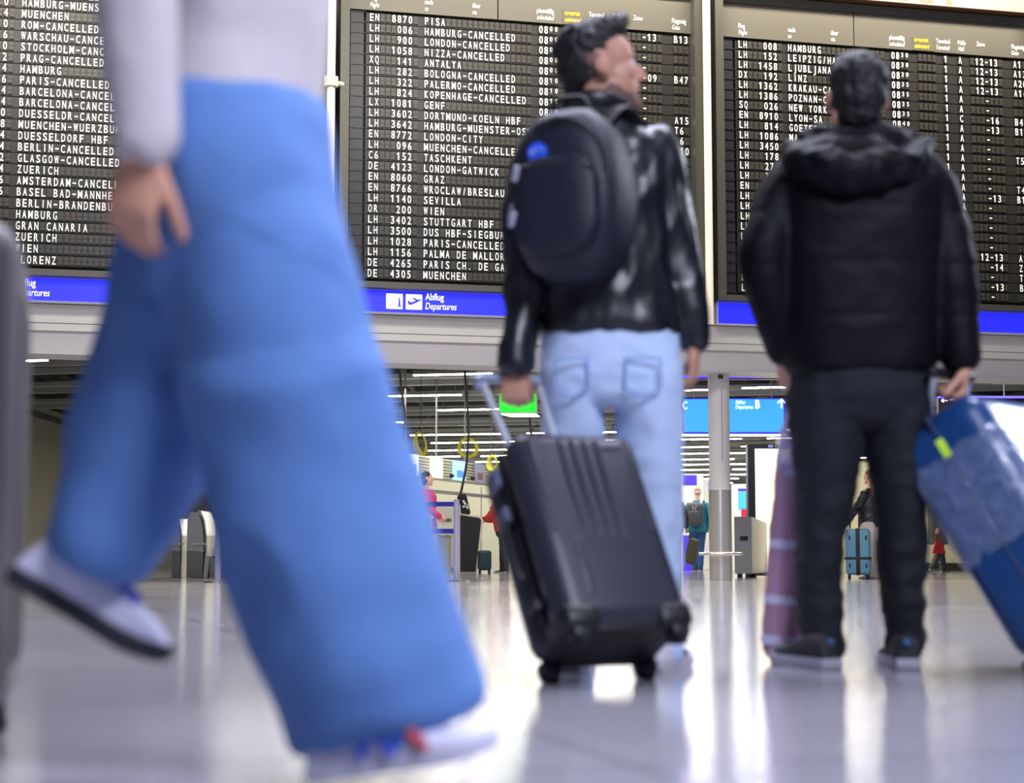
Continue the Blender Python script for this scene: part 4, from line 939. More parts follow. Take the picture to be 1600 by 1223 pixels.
MB().rbox((0, 0, CH/2), (CW - .012, .022, CH - .012), .010, SM).build('zip_band', CASE2, ct_)
mb = MB()
for x in (-.052, -.018, .016, .050): mb.tube([SM @ Vector((x, CD*.5, CH*.98 - .03)), SM @ Vector((x, CD*.5 + .002, CH*.70)), SM @ Vector((x, CD*.5 + .001, CH*.40))], [(.009, .007), (.009, .007), (.004, .002)], ref=w, n=8, sub=3)
for x in (-.135, .135): mb.tube([SM @ Vector((x, CD*.5 - .001, CH*.93)), SM @ Vector((x, CD*.5, CH*.45))], [(.007, .004)], ref=w, n=8, sub=1)
for x in (-.088, ): mb.tube([SM @ Vector((x, CD*.5, CH*.42)), SM @ Vector((x, CD*.5, CH*.14))], [(.009, .003)], ref=w, n=8, sub=1)
mb.build('rib', CASE, cs)
MB().rbox((.085, CD*.5 + .002, CH*.90), (.062, .004, .016), .0018, SM).build('name_plate', mat('grey_name_plate', '#6a6672', .4, .3), cs)
for x in (-CW*.5 + .052, CW*.5 - .052): MB().rbox((x, CD*.25, .028), (.098, CD*.51, .070), .022, SM).build('corner_guard', CASE2, cs)
wheel_mat = mat('dark_rubber', '#0b0b0f', .6)
for (x, y) in ((-CW*.5 + .045, CD*.36), (CW*.5 - .045, CD*.36), (-CW*.5 + .045, -CD*.40), (CW*.5 - .045, -CD*.40)):
    h = MB().rbox((x, y, -.008), (.050, .050, .040), .010, SM).build('wheel_housing', CASE2, ct_)
    c = SM @ Vector((x, y, -.018)); MB().cyl(c - w*.014, c + w*.014, .024, n=20).build('wheel', wheel_mat, h)
MB().rbox((0, 0, .004), (CW - .07, CD - .05, .02), .006, SM).build('bottom_plate', CASE2, ct_)
for z in (CH*.86, CH*.66): MB().rbox((-CW*.5 - .006, -.02, z), (.020, .05, .055), .009, SM).build('side_foot', mat('grey_blue_plastic', '#5a6078', .35), ct_)
MB().tube([SM @ Vector((-CW*.5 - .002, 0, CH*.62)), SM @ Vector((-CW*.5 - .022, 0, CH*.60)), SM @ Vector((-CW*.5 - .022, 0, CH*.36)), SM @ Vector((-CW*.5 - .002, 0, CH*.34))], [.009], n=8, sub=3).build('side_handle', CASE2, ct_)
MB().rbox((-CW*.5 - .010, 0.02, .10), (.03, .035, .035), .01, SM).build('side_foot', CASE2, ct_)
ALU = mat('brushed_aluminium_rod', '#e8ecf8', .3, .55)
grip_c = P(797, 594, 4.47)
for q in (-1, 1):
    b0 = SM @ Vector((q*.062, -CD*.36, CH - .02)); b1 = grip_c + w*q*.085 - a*.018
    MB().cyl(b0, b1, .0105, .0095, n=14).build('handle_rod', ALU, ct_)
    MB().rbox((q*.062, -CD*.36, CH), (.045, .035, .014), .005, SM).build('rod_collar', CASE2, ct_)
MB().tube([grip_c - w*.098 - a*.028, grip_c - w*.092, grip_c, grip_c + w*.092, grip_c + w*.098 - a*.028], [(.014, .013)], ref=a, n=12, sub=3).build('handle_grip', mat('grey_blue_grip', '#8f97b0', .4, .3), ct_)

# ================================================================== MAN IN THE NAVY HOODED JACKET
Y2m = 4.62
root = thing('person', 'man in a black navy hooded jacket and dark trousers seen from behind, facing the boards', 'person', (P(1340, 1042, Y2m).x, Y2m, 0))
PUFF = mat('navy_jacket_fabric', '#04050b', 0.6, var=0.2, vscale=8, bump=0.3, bscale=30, spec=.18)
TROU = mat('dark_navy_trousers', '#070b18', 0.8, var=0.15, vscale=8, bump=0.2, bscale=120)
body = MB()
HM2 = head_shape(body, P(1337, 158, Y2m), (-.03, 1, .16), (0, -.16, 1), .93, True, P(1336, 238, Y2m - .02))
body.hloft([prow(1290, 1385, 225, Y2m, .08), prow(1230, 1450, 265, Y2m, .10), prow(1235, 1450, 380, Y2m, .11), prow(1240, 1450, 520, Y2m, .10), prow(1245, 1450, 600, Y2m, .11), prow(1260, 1440, 650, Y2m, .09)])
Lh2 = P(1226, 556, Y2m + .04); Rh2 = P(1502, 566, Y2m - .06)
body.tube([P(1240, 275, Y2m), P(1198, 400, Y2m - .03), Lh2], [.055, .048, .027], n=16)
body.tube([P(1445, 272, Y2m), P(1488, 420, Y2m - .04), Rh2], [.055, .048, .027], n=16)
hand(body, Lh2, (.12, .15, -1), (.9, .4, 0), (.3, 1, 0), .98, curl=(55, 70, 40), thumb=(.3, .8, .5))
hand(body, Rh2, (-.10, .08, -1), (-1, -.25, 0), (0, -1, 0), 1.0, curl=((65, 60, 35), (62, 60, 35), (60, 60, 35), (58, 58, 35)), thumb=(.3, .85, .75), tcurl=20)
for x0, x1, x2 in ((1292, 1284, 1284), (1402, 1410, 1416)): body.tube([P(x0, 620, Y2m), P(x1, 820, Y2m), P(x2, 1034, Y2m)], [.075, .052, .034], n=16)
body.build('body', SKIN, root, fuse=.0055, smooth_it=3)
face_bits(HM2, root)
hm = MB(); shell(hm, HM2, [((-.026, 0, .062), (.098, .089, .088), None), ((-.048, 0, .012), (.078, .085, .080), None), ((-.056, 0, -.045), (.058, .070, .060), None), ((.02, 0, .108), (.078, .070, .042), None), ((-.040, 0, -.088), (.045, .064, .045), None)])
hm.build('hair', HAIR, root, fuse=.007, smooth_it=2, post=hair_noise(.007, 48, 9))
jk = MB()
jk.hloft([prow(1288, 1386, 212, Y2m, .085, -.01), prow(1262, 1412, 228, Y2m, .10), prow(1236, 1446, 250, Y2m, .125), prow(1216, 1464, 285, Y2m, .145), prow(1214, 1468, 340, Y2m, .155), prow(1215, 1470, 420, Y2m, .150), prow(1222, 1465, 500, Y2m, .150), prow(1228, 1458, 560, Y2m, .152), prow(1231, 1456, 584, Y2m, .146)], n=40, p=2.5)
jk.tube([P(1256, 274, Y2m), P(1230, 300, Y2m), P(1206, 352, Y2m - .02), P(1192, 405, Y2m - .04), P(1205, 470, Y2m - .02), P(1222, 535, Y2m + .03), P(1227, 556, Y2m + .04)], [.075, .078, .072, .070, .062, .050, .042], n=24)
jk.tube([P(1428, 270, Y2m), P(1452, 296, Y2m), P(1472, 352, Y2m - .01), P(1486, 420, Y2m - .04), P(1494, 490, Y2m - .05), P(1500, 545, Y2m - .06), P(1502, 566, Y2m - .06)], [.075, .078, .074, .070, .064, .056, .050], n=24)
def puffs(me, base):
    folds(.008, (6, 6, 8), 11, .001)(me, base)
    for v, n in zip(me.vertices, [v.normal.copy() for v in me.vertices]):
        z = v.co.z + base.z
        for q in (.955, 1.10, 1.255): v.co -= n * .0028 * math.exp(-((z - q)/.010)**2)
jk.build('jacket', PUFF, root, fuse=.010, smooth_it=4, post=puffs)
hd = MB()                                              # the hood lying on the shoulders
hd.tube([P(1232, 232, Y2m - .02), P(1262, 258, Y2m - .12), P(1338, 268, Y2m - .165), P(1412, 256, Y2m - .12), P(1446, 232, Y2m - .02)], [(.030, .022), (.045, .048), (.050, .062), (.045, .048), (.030, .022)], ref=(0, -1, .3), n=20, sub=6)
hd.tube([P(1262, 222, Y2m), P(1284, 216, Y2m - .08), P(1338, 216, Y2m - .115), P(1392, 216, Y2m - .08), P(1418, 222, Y2m)], [(.030, .028), (.030, .034), (.030, .036), (.030, .034), (.030, .028)], ref=(0, -1, .3), n=18, sub=6)
hd.ell(P(1338, 248, Y2m - .10), (.155, .075, .062)); hd.ell(P(1338, 236, Y2m - .05), (.175, .10, .045))
hd.build('hood', PUFF, root, fuse=.009, smooth_it=4, post=folds(.024, (11, 11, 16), 21, .005))
tr = MB()
tr.hloft([prow(1238, 1455, 576, Y2m, .135), prow(1238, 1456, 620, Y2m, .140), prow(1242, 1454, 655, Y2m, .120), prow(1262, 1436, 672, Y2m, .09)], n=36, p=2.3)
tr.tube([P(1288, 620, Y2m), P(1292, 680, Y2m), P(1290, 760, Y2m), P(1282, 850, Y2m), P(1281, 930, Y2m), P(1285, 990, Y2m), P(1286, 1014, Y2m)], [(.105, .12), (.102, .115), (.080, .10), (.061, .08), (.057, .07), (.053, .066), (.054, .066)], n=24)
tr.tube([P(1402, 620, Y2m), P(1402, 680, Y2m), P(1406, 760, Y2m), P(1408, 850, Y2m), P(1412, 930, Y2m), P(1415, 985, Y2m), P(1414, 1010, Y2m)], [(.100, .12), (.094, .112), (.073, .10), (.064, .085), (.058, .075), (.049, .066), (.050, .066)], n=24)
tr.build('trousers', TROU, root, fuse=.010, smooth_it=3, post=folds(.014, (7, 7, 12), 14, .004, lambda p: 1.4 if p.z < .35 else 1.0))
SHK2 = mat('black_canvas_shoe', '#101218', .7); SOLEG = mat('pale_grey_sole', '#9a98a4', .55)
s, M = shoe(root, Vector((P(1296, 1040, 4.53).x, 4.48, 0)), 112, .29, .100, 0, SHK2, SOLEG, None, .095)
s, M = shoe(root, Vector((P(1414, 1040, 4.53).x, 4.48, 0)), 88, .29, .100, 0, SHK2, SOLEG, None, .095)
mb = MB().rbox(P(1297, 1004, 4.50), (.018, .012, .018), .004); mb.build('heel_tab', mat('blue_tab', '#3b5f9c', .5), root)
mb = MB().rbox(P(1417, 1004, 4.48), (.018, .012, .018), .004); mb.build('heel_tab', MATS['blue_tab'], root)

# ------------------------------------------------------------------ wrapped roll beside his left leg
rt = thing('wrapped_roll', 'pink film-wrapped roll with white tape beside the leg of the hooded jacket man', 'wrapped roll', (P(1222, 1025, 4.78).x, 4.78, 0))
Yr = 4.80
rp = [(1224, 1026), (1222, 1008), (1227, 960), (1232, 900), (1236, 840), (1240, 780), (1243, 735)]
rr = [.035, .056, .060, .061, .060, .058, .055]
def film():
    m = mat('pink_goods_under_film', '#ad8399', 0.22, var=.28, vscale=9, bump=.5, bscale=18, coat=.6, stretch=(1, 1, .4)); return m
b0 = [P(x, y, Yr) for x, y in rp]; b0[0].z = .022
MB().tube(b0, rr, n=26, sub=4).build('wrapped_goods', film(), rt, post=folds(.012, (12, 12, 9), 31, .004))
mb = MB(); mb.tube([P(1243, 742, Yr), P(1246, 700, Yr), P(1249, 650, Yr), P(1250, 600, Yr), P(1246, 580, Yr)], [.058, .054, .040, .026, .018], n=22, sub=4)
mb.build('clear_film_end', mat('crumpled_clear_film', '#c3b4dc', .15, var=.2, vscale=12, bump=.8, bscale=20, coat=.8, alpha=.82), rt, post=folds(.016, (14, 14, 8), 33, .006))
for y, x, r in ((852, 1235.4, .0645), (938, 1229, .0655), (1000, 1222.6, .0625)):
    c = P(x, y, Yr); up = (P(1243, 735, Yr) - P(1222, 1008, Yr)).normalized()
    MB().cyl(c - up*.012, c + up*.012, r, n=28).build('white_tape', mat('white_packing_tape', '#c9c3da', .3, coat=.4), rt)
MB().tube([b0[0] + Vector((0, 0, -.005)), b0[1]], [.040, .0575], n=26, sub=1).build('dark_red_end', mat('dark_red_cloth', '#5a1626', .4, coat=.5), rt)

# ------------------------------------------------------------------ large blue suitcase
a = Vector((-.40, .35, .85)).normalized(); w = Vector((.65, .735, .003)); w = (w - a*w.dot(a)).normalized(); d = Vector((.62, -.55, .52)).normalized()
BH, BW, BDp = .70, .46, .29
corner = P(1590, 1046, 4.33)                                   # lower back corner of the visible side
UM = basis(corner + w*(BW/2) + d*(BDp/2) - a*.01, w, -d, a)    # x: along the width (away), y: back side, z: up the case
if UM.to_3x3().determinant() < 0: UM = basis(corner + w*(BW/2) + d*(BDp/2) - a*.01, -w, -d, a)
BLUE = mat('petrol_blue_shell', '#0d3f78', .35, var=.1, vscale=12, bump=.08, bscale=150, coat=.2)
foot = corner.copy(); foot.z = 0
ut = thing('trolley_suitcase', 'large blue suitcase half wrapped in glossy clear film, held by the hooded jacket man', 'suitcase', foot)
bs = MB().rbox((0, 0, BH/2 + .01), (BW, BDp, BH), .07, UM, seg=7).build('shell', BLUE, ut)
mb = MB(); mb.rbox((0, 0, BH/2), (BW + .004, .014, BH + .004), .006, UM); mb.build('zip_band', mat('dark_blue_zip', '#0a2746', .5), ut)
fl_ = MB(); fl_.rbox((0, -.004, BH*.63), (BW + .012, BDp + .012, BH*.50), .062, UM, seg=7)
def subd(me, base):
    bm = bmesh.new(); bm.from_mesh(me); bmesh.ops.subdivide_edges(bm, edges=bm.edges, cuts=7, use_grid_fill=True); bm.to_mesh(me); bm.free(); me.update()
    folds(.010, (16, 16, 16), 41, .006)(me, base)
def film_mat():
    m = bpy.data.materials.new('glossy_clear_film'); m.use_nodes = True; nt = m.node_tree; n = nt.nodes; L = nt.links
    b = n['Principled BSDF']; b.inputs['Base Color'].default_value = lin('#8ea0c8'); b.inputs['Roughness'].default_value = .12; b.inputs['Specular IOR Level'].default_value = .9
    b.inputs['Coat Weight'].default_value = 1.0; b.inputs['Coat Roughness'].default_value = .05
    tc = n.new('ShaderNodeTexCoord'); t = n.new('ShaderNodeTexNoise'); t.inputs['Scale'].default_value = 26; t.inputs['Detail'].default_value = 6; t.inputs['Distortion'].default_value = .8
    L.new(tc.outputs['Object'], t.inputs['Vector']); mr = n.new('ShaderNodeMapRange'); mr.inputs['To Min'].default_value = .18; mr.inputs['To Max'].default_value = .58
    L.new(t.outputs['Fac'], mr.inputs['Value']); L.new(mr.outputs[0], b.inputs['Alpha'])
    bp = n.new('ShaderNodeBump'); bp.inputs['Strength'].default_value = .9; bp.inputs['Distance'].default_value = .02; L.new(t.outputs['Fac'], bp.inputs['Height']); L.new(bp.outputs[0], b.inputs['Normal'])
    return m
fl_.build('plastic_film', film_mat(), ut, post=subd)
MB().rbox((0, 0, 0), (.05, .006, .022), .002, Matrix.Translation(P(1474, 700, 4.29)) @ rotm('Y', 60)).build('luggage_tag', mat('lime_tag', '#b6e02a', .4), ut)
for x in (-.10, .10):
    p0 = UM @ Vector((x, BDp*.30, BH - .02)); p1 = p0 + (P(1486, 586, 4.57) - UM @ Vector((0, BDp*.30, BH - .02)))
    MB().cyl(p0, p1, .011, .010, n=14).build('handle_rod', ALU, ut)
g = P(1486, 586, 4.57); wx = (UM.to_3x3() @ Vector((1, 0, 0))).normalized()
MB().tube([g - wx*.115, g, g + wx*.115], [.016], n=12, sub=2).build('handle_grip', CASE2, ut)
for x in (-BW*.5 + .05, BW*.5 - .05):
    for y in (BDp*.5 - .03, -BDp*.5 + .05):
        h = MB().rbox((x, y, .0), (.07, .055, .05), .014, UM).build('wheel_housing', CASE2, ut)
        c = UM @ Vector((x, y + .008, -.010)); wd_ = wx*.016; MB().cyl(c - wd_, c + wd_, .026, n=18).build('wheel', wheel_mat, h)
# ================================================================== STRIDING WOMAN (nearest to the camera)
Yw1 = 2.27
root = thing('person', 'person striding past close by in wide blue jeans, cream top and white sneakers', 'person', (P(420, 1190, Yw1).x, Yw1 + .05, 0))
WDEN = mat('mid_blue_denim', '#557cba', 0.8, var=0.14, vscale=5, bump=0.3, bscale=140)
CREAM = mat('cream_knit', '#c0b8bc', 0.85, var=.06, vscale=10, bump=.3, bscale=90)
HAIRB = mat('brown_hair', '#3a251b', .5, var=.4, vscale=40, bump=.4, bscale=60)
def pc(x, y, dy=0.0): return P(x, y, Yw1 + dy)
body = MB()
top = pc(352, 200, .06)
sh = Vector((top.x + .02, Yw1 + .06, 1.37))
WM = head_shape(body, (sh.x + .055, Yw1 + .06, 1.575), (1, 0, -.03), (0.03, 0, 1), .90, True, (sh.x + .005, Yw1 + .06, 1.39))
body.hloft([(sh.x, sh.y, 1.40, .06, .08), (sh.x, sh.y, 1.33, .08, .17), (sh.x + .005, sh.y, 1.20, .10, .14), (top.x + .01, sh.y, 1.03, .09, .125), (top.x, sh.y, .90, .11, .15), (top.x, sh.y, .78, .10, .14)])
Rw = pc(226, 236, -.15); el = Vector((sh.x - .105, Yw1 - .14, 1.09))
body.tube([Vector((sh.x, Yw1 - .08, 1.33)), el, Rw], [.045, .038, .026], n=14)
hand(body, Rw, (-.22, 0, -1), (.3, .9, -.1), (.9, -.3, -.2), .95, curl=((24, 34, 22), (28, 38, 24), (32, 40, 26), (36, 42, 28)), thumb=(.5, .8, .3))
el2 = Vector((sh.x - .02, Yw1 + .27, 1.09)); Lw = Vector((sh.x + .03, Yw1 + .27, .86))
body.tube([Vector((sh.x, Yw1 + .20, 1.33)), el2, Lw], [.045, .038, .026], n=14)
hand(body, Lw, (.1, 0, -1), (.6, -.8, .1), (.9, .5, 0), .95, curl=(26, 36, 24), thumb=(.5, .8, .3))
body.tube([pc(385, 330), pc(500, 720), pc(568, 1130, .0)], [.085, .055, .036], n=14)
body.tube([pc(568, 1110), pc(590, 1168)], [.036, .034], n=12)
body.tube([pc(340, 330, .13), pc(250, 620, .15), pc(125, 870, .14)], [.085, .055, .038], n=14)
body.build('body', SKIN, root, fuse=.006, smooth_it=3)
face_bits(WM, root, True, HAIRB)
hm = MB(); shell(hm, WM, [((-.024, 0, .064), (.100, .087, .084), None), ((-.06, 0, -.01), (.066, .080, .09), None), ((-.085, 0, -.10), (.045, .06, .10), None)])
hm.build('hair', HAIRB, root, fuse=.008, smooth_it=2, post=hair_noise(.006, 40))
tp = MB()
tp.hloft([(sh.x, sh.y, 1.405, .062, .08), (sh.x, sh.y, 1.36, .085, .17), (sh.x + .005, sh.y, 1.25, .115, .17), (sh.x + .01, sh.y, 1.10, .118, .155), (top.x + .015, sh.y, 1.0, .125, .155), (top.x + .004, sh.y, .890, .129, .168), (top.x + .002, sh.y, .862, .127, .168)], n=36)
tp.tube([Vector((sh.x, Yw1 - .07, 1.33)), Vector((sh.x - .05, Yw1 - .12, 1.22)), el, pc(230, 190, -.15), pc(227, 214, -.15)], [.072, .068, .056, .042, .039], n=20)
tp.tube([Vector((sh.x, Yw1 + .19, 1.33)), Vector((sh.x - .01, Yw1 + .25, 1.22)), el2, Lw + (el2 - Lw)*.12], [.072, .07, .062, .048], n=20)
def tilt_hem(me, base):                                       # the hem of the top is lower at the back
    for v in me.vertices:
        z = v.co.z + base.z
        if z < 1.0: v.co.z += (v.co.x + base.x - top.x) * .16 * (1.0 - z)/.1
    folds(.008, (9, 9, 4), 51, .002)(me, base)
tp.build('top', CREAM, root, fuse=.009, smooth_it=4, post=tilt_hem)
# jeans: the tubes are centred on the legs with wide flared hems
jn = MB()
def seg(rows): return [pc(x, y, dy) for x, y, hw, dy, d in rows], [(PX(hw, y, Yw1), d) for x, y, hw, dy, d in rows]
jn.tube(*seg([(356, 180, 150, .06, .165), (360, 230, 158, .06, .17), (368, 320, 158, .05, .175), (385, 420, 150, .05, .16)]), n=32, cap=.2)
jn.tube(*seg([(380, 300, 118, .02, .12), (408, 450, 142, .0, .13), (432, 560, 148, .0, .125), (462, 680, 160, .0, .12), (500, 800, 165, .0, .118), (540, 920, 161, .0, .12), (575, 1030, 157, .0, .125), (600, 1098, 153, .0, .115), (609, 1130, 153, .0, .105)]), n=36, cap=.06)
jn.tube(*seg([(330, 350, 130, .14, .13), (290, 470, 125, .15, .13), (250, 590, 122, .15, .125), (218, 700, 110, .14, .12), (192, 790, 95, .13, .112), (168, 848, 82, .12, .10), (152, 882, 74, .12, .09)]), n=32, cap=.06)
jn.build('jeans', WDEN, root, fuse=.010, smooth_it=4, post=folds(.026, (5, 5, 4.5), 61, .004))
WSH = mat('white_sneaker_canvas', '#d9d8ee', .55); WSOLE = mat('white_sneaker_sole', '#c9c8de', .5); BLACE = mat('blue_lace', '#1f4fd0', .5); DSOLE = mat('dark_grey_sole', '#2a2c38', .6)
heel = Vector((pc(492, 1205).x, Yw1 - .05, .006))
s, M = shoe(root, heel, -6, .255, .092, 9, WSH, WSOLE, None, .085)
cross = MB()
for x0, x1, z0, z1 in ((.085, .125, .030, .078), (.135, .095, .028, .080), (.135, .160, .032, .070)):
    cross.tube([M @ Vector((x0, -.047, z0)), M @ Vector(((x0+x1)/2, -.043, (z0+z1)/2)), M @ Vector((x1, -.022, z1))], [.0055], n=8, sub=3)
cross.build('blue_cross', BLACE, s)
MB().tube([M @ Vector((.150, -.028, .078)), M @ Vector((.165, -.045, .055)), M @ Vector((.182, -.048, .030))], [.0075], n=8, sub=3).build('red_stripe', mat('red_lace', '#b01830', .5), s)
# trailing foot, lifted, toe down
hb = pc(14, 905, .11)
M2 = Matrix.Translation(hb) @ rotm('Y', 30)
s2, Mx = shoe(root, Vector((0, 0, 0)), 0, .255, .098, 0, WSH, DSOLE, BLACE, .115)
for o in (s2, *s2.children):                                    # turn the finished shoe into the trailing foot
    for v in o.data.vertices: v.co = (M2 @ (v.co + root.location)) - root.location
    o.data.update()

# ================================================================== GREY SUITCASE AT THE LEFT EDGE
gx = floor_at(-112, 2.62)
t = thing('upright_suitcase', 'tall grey suitcase cut off by the left edge, behind the trailing sneaker', 'suitcase', gx)
GREY = mat('mauve_grey_shell', '#7d7573', .5, var=.06, vscale=10, bump=.1, bscale=200)
GM = Matrix.Translation(gx) @ rotm('Z', 14)
g = MB().rbox((0, 0, .435), (.27, .42, .75), .06, GM, seg=6).build('shell', GREY, t)
mb = MB()
for x in np.linspace(-.15, .15, 7): mb.rbox((.1355, x, .42), (.006, .014, .56), .0028, GM)
mb.build('rib', GREY, g)
for x in (-.09, .09):
    for y in (-.16, .16):
        h = MB().rbox((x, y, .055), (.05, .05, .03), .01, GM).build('wheel_housing', CASE2, t)
        c = GM @ Vector((x, y, .026)); MB().cyl(c - Vector((0, .012, 0)), c + Vector((0, .012, 0)), .026, n=18).build('wheel', wheel_mat, h)
MB().tube([GM @ Vector((-.03, -.08, .80)), GM @ Vector((-.03, -.08, .83)), GM @ Vector((-.03, .08, .83)), GM @ Vector((-.03, .08, .80))], [.012], n=10, sub=2).build('top_handle', CASE2, t)

# ================================================================== PEOPLE FAR BACK IN THE CHECK-IN HALL
def far_person(label, base, yaw, H, top, bottom, hairm, skin=SKIN, shoe_m=None, legs=None, arms=None, hem=.80, hair='short', wide=1.0, lean=0.0, leg_w=1.0, sole=None, grp=None):
    root = thing('person', label, 'person', base, grp)
    k = H / 1.75; M = Matrix.Translation(base) @ rotm('Z', yaw) @ Matrix.Scale(k, 4)   # local: +y forward, +x to the right
    T = lambda x, y, z: M @ Vector((x, y, z)); f = M.to_3x3() @ Vector((0, 1, 0)); f.normalize(); r = M.to_3x3() @ Vector((1, 0, 0)); r.normalize()
    legs = legs or (((-.09, 0, .48), (-.10, 0, .08)), ((.09, 0, .48), (.10, 0, .08)))
    arms = arms or (((-.24, -.02, 1.15), (-.26, .06, .90)), ((.24, -.02, 1.15), (.26, .06, .90)))
    L = lambda z: lean * max(0, z - .85)
    b = MB(); hc = T(0, .03 + L(1.62), 1.625)
    HMx = head_shape(b, hc, f, (0, 0, 1), .90 * k, True, T(0, -.01 + L(1.42), 1.42))
    b.hloft([(*T(0, L(z), z)[:2], T(0, 0, z).z, rx*k, ry*k) for z, rx, ry in ((1.42, .07, .07), (1.36, .15, .09), (1.1, .13, .09), (.9, .13, .1), (.8, .13, .1))], n=18)
    for (kn, an), q in zip(legs, (-1, 1)): b.tube([T(q*.09, 0, .84), T(*kn), T(*an)], [.07*k, .05*k, .036*k], n=12); b.tube([T(an[0], an[1], an[2]), T(an[0], an[1] + .03, max(.045, an[2] - .04))], [.035*k, .03*k], n=10)
    for (e, h), q in zip(arms, (-1, 1)):
        w_ = T(*h); e_ = T(*e); b.tube([T(q*.17, L(1.36), 1.36), e_, w_], [.045*k, .038*k, .026*k], n=12)
        d = (w_ - e_).normalized(); hand(b, w_, d, r*(-q) + f*.3, f, .95*k, curl=(28, 36, 24))
    b.build('body', skin, root, fuse=.0105, smooth_it=2)
    face_bits(HMx, root, False)
    if hair != 'bald':
        hm = MB(); shell(hm, HMx, [((-.026, 0, .064), (.098, .086, .082), None), ((-.055, 0, .0), (.066, .080, .082), None)])
        if hair == 'long': hm.tube([HMx @ Vector((-.06, 0, .06)), HMx @ Vector((-.10, 0, -.08)), HMx @ Vector((-.12, 0, -.26)), HMx @ Vector((-.13, .0, -.46)), HMx @ Vector((-.13, 0, -.52))], [(.075*k, .06*k), (.085*k, .05*k), (.085*k, .045*k), (.055*k, .035*k), (.02*k, .02*k)], ref=r, n=14)
        if hair == 'bob': shell(hm, HMx, [((-.045, 0, -.05), (.07, .09, .09), None)])
        hm.build('hair', hairm, root, fuse=.011, smooth_it=2, post=hair_noise(.006, 30))
    else:
        hm = MB(); shell(hm, HMx, [((-.05, 0, -.012), (.066, .080, .045), None)]); hm.build('hair', hairm, root, fuse=.011)
    j = MB()
    rows = [(1.445, .075, .075), (1.40, .13, .095), (1.34, .19, .115), (1.2, .195, .125), (1.05, .185, .125), (.95, .19, .13), (hem + .1 if hem < .8 else .88, .195, .135), (hem, .20 if hem > .7 else .23, .14 if hem > .7 else .17)]
    j.hloft([(*T(0, L(z), z)[:2], T(0, 0, z).z, rx*k*wide, ry*k*wide) for z, rx, ry in rows], n=24)
    for (e, h), q in zip(arms, (-1, 1)): j.tube([T(q*.165, L(1.36), 1.36), T(*e), T(*h)], [.066*k, .06*k, .044*k], n=16)
    j.build('jacket', top, root, fuse=.013, smooth_it=3, post=folds(.014, (9, 9, 11), len(label), .003))
    t_ = MB(); t_.hloft([(*T(0, 0, z)[:2], T(0, 0, z).z, rx*k, ry*k) for z, rx, ry in ((.98, .155, .11), (.88, .175, .125), (.80, .175, .125), (.74, .15, .11))], n=22)
    for (kn, an), q in zip(legs, (-1, 1)): t_.tube([T(q*.09, 0, .84), T(*kn), T(an[0], an[1], an[2] - .02)], [.092*k*leg_w, .072*k*leg_w, .060*k*leg_w], n=18)
    t_.build('trousers', bottom, root, fuse=.013, smooth_it=3, post=folds(.014, (8, 8, 10), len(label) + 5, .003))
    for (kn, an) in legs:
        hp = T(an[0], an[1] - .07, max(0, an[2] - .08)); shoe(root, hp, 90 + yaw, .27 * k, .095 * k, 0, shoe_m or SHK2, sole or SOLEG, None, .085)
    return root, M, T
def fbase(px, py):
    Y = -CAM_H / ray(800, py)[1]; p = P(px, py, Y); p.z = 0; return p
TEAL = mat('teal_jacket', '#0f6f86', .6, bump=.2, bscale=40); BJ = mat('blue_jeans', '#2c4f86', .8, bump=.2, bscale=90); BROWN = mat('brown_shoe', '#4a3524', .6)
WHITEH = mat('white_grey_hair', '#d8cfc4', .6); PALE = mat('pale_skin', '#e0a58a', .5)
r_, M_, T_ = far_person('bald man in a teal jacket and blue jeans standing left of the round column', fbase(1091, 893), -14, 1.76, TEAL, BJ, WHITEH, PALE, BROWN,
           legs=(((-.06, .03, .48), (-.07, .02, .08)), ((.06, -.02, .48), (.05, -.06, .08))), hem=.80, hair='bald', wide=1.12)
GB = mat('grey_rucksack', '#4a4d54', .6, bump=.3, bscale=50); GB2 = mat('light_grey_trim', '#a4a59f', .6)
def rucksack(label, T, M, m, trim, k=1.0):
    t = thing('backpack', label, 'backpack', T(0, -.26, .96))
    mb = MB(); mb.rbox((-.02, -.235, 1.16), (.32*k, .18, .46*k), .07, M, seg=5); b = mb.build('main_compartment', m, t, post=folds(.012, (12, 12, 12), 3))
    MB().rbox((-.02, -.335, 1.09), (.24*k, .06, .26*k), .028, M, seg=4).build('front_pocket', m, b)
    for q in (-1, 1):
        MB().tube([M @ Vector((q*.09, -.20, 1.38)), M @ Vector((q*.11, -.04, 1.455)), M @ Vector((q*.13, .11, 1.36)), M @ Vector((q*.15, .12, 1.15))], [(.026, .007)], n=10, sub=4).build('shoulder_strap', trim, t)
        MB().tube([M @ Vector((q*.13 - .02, -.27, 1.36)), M @ Vector((q*.02 - .02, -.345, 1.28)), M @ Vector((q*.12 - .02, -.335, 1.02))], [.009], n=8, sub=4).build('cord', trim, t)
rucksack('grey rucksack with pale cords on the back of the bald man', T_, M_, GB, GB2)
DK = mat('charcoal_jacket', '#25262a', .65, bump=.3, bscale=40); DKT = mat('charcoal_trousers', '#2a2d36', .8); OLV = mat('olive_canvas', '#55533c', .75, bump=.3, bscale=60)
r_, M_, T_ = far_person('person in dark clothes half hidden behind the light blue jeans, left of the bald man', fbase(1052, 894), -8, 1.72, DK, DKT, HAIR, PALE, mat('white_trainer', '#d8d5cc', .5), wide=1.05,
           legs=(((-.08, .0, .48), (-.10, -.04, .08)), ((.08, .03, .48), (.10, .06, .08))), arms=(((-.24, -.02, 1.15), (-.26, .06, .90)), ((.25, -.03, 1.15), (.27, .03, .90))))
rucksack('black rucksack on the dark dressed person left of the bald man', T_, M_, mat('black_rucksack', '#1b1c1f', .6, bump=.2, bscale=50), DK)
pb = T_(.37, .02, .42)
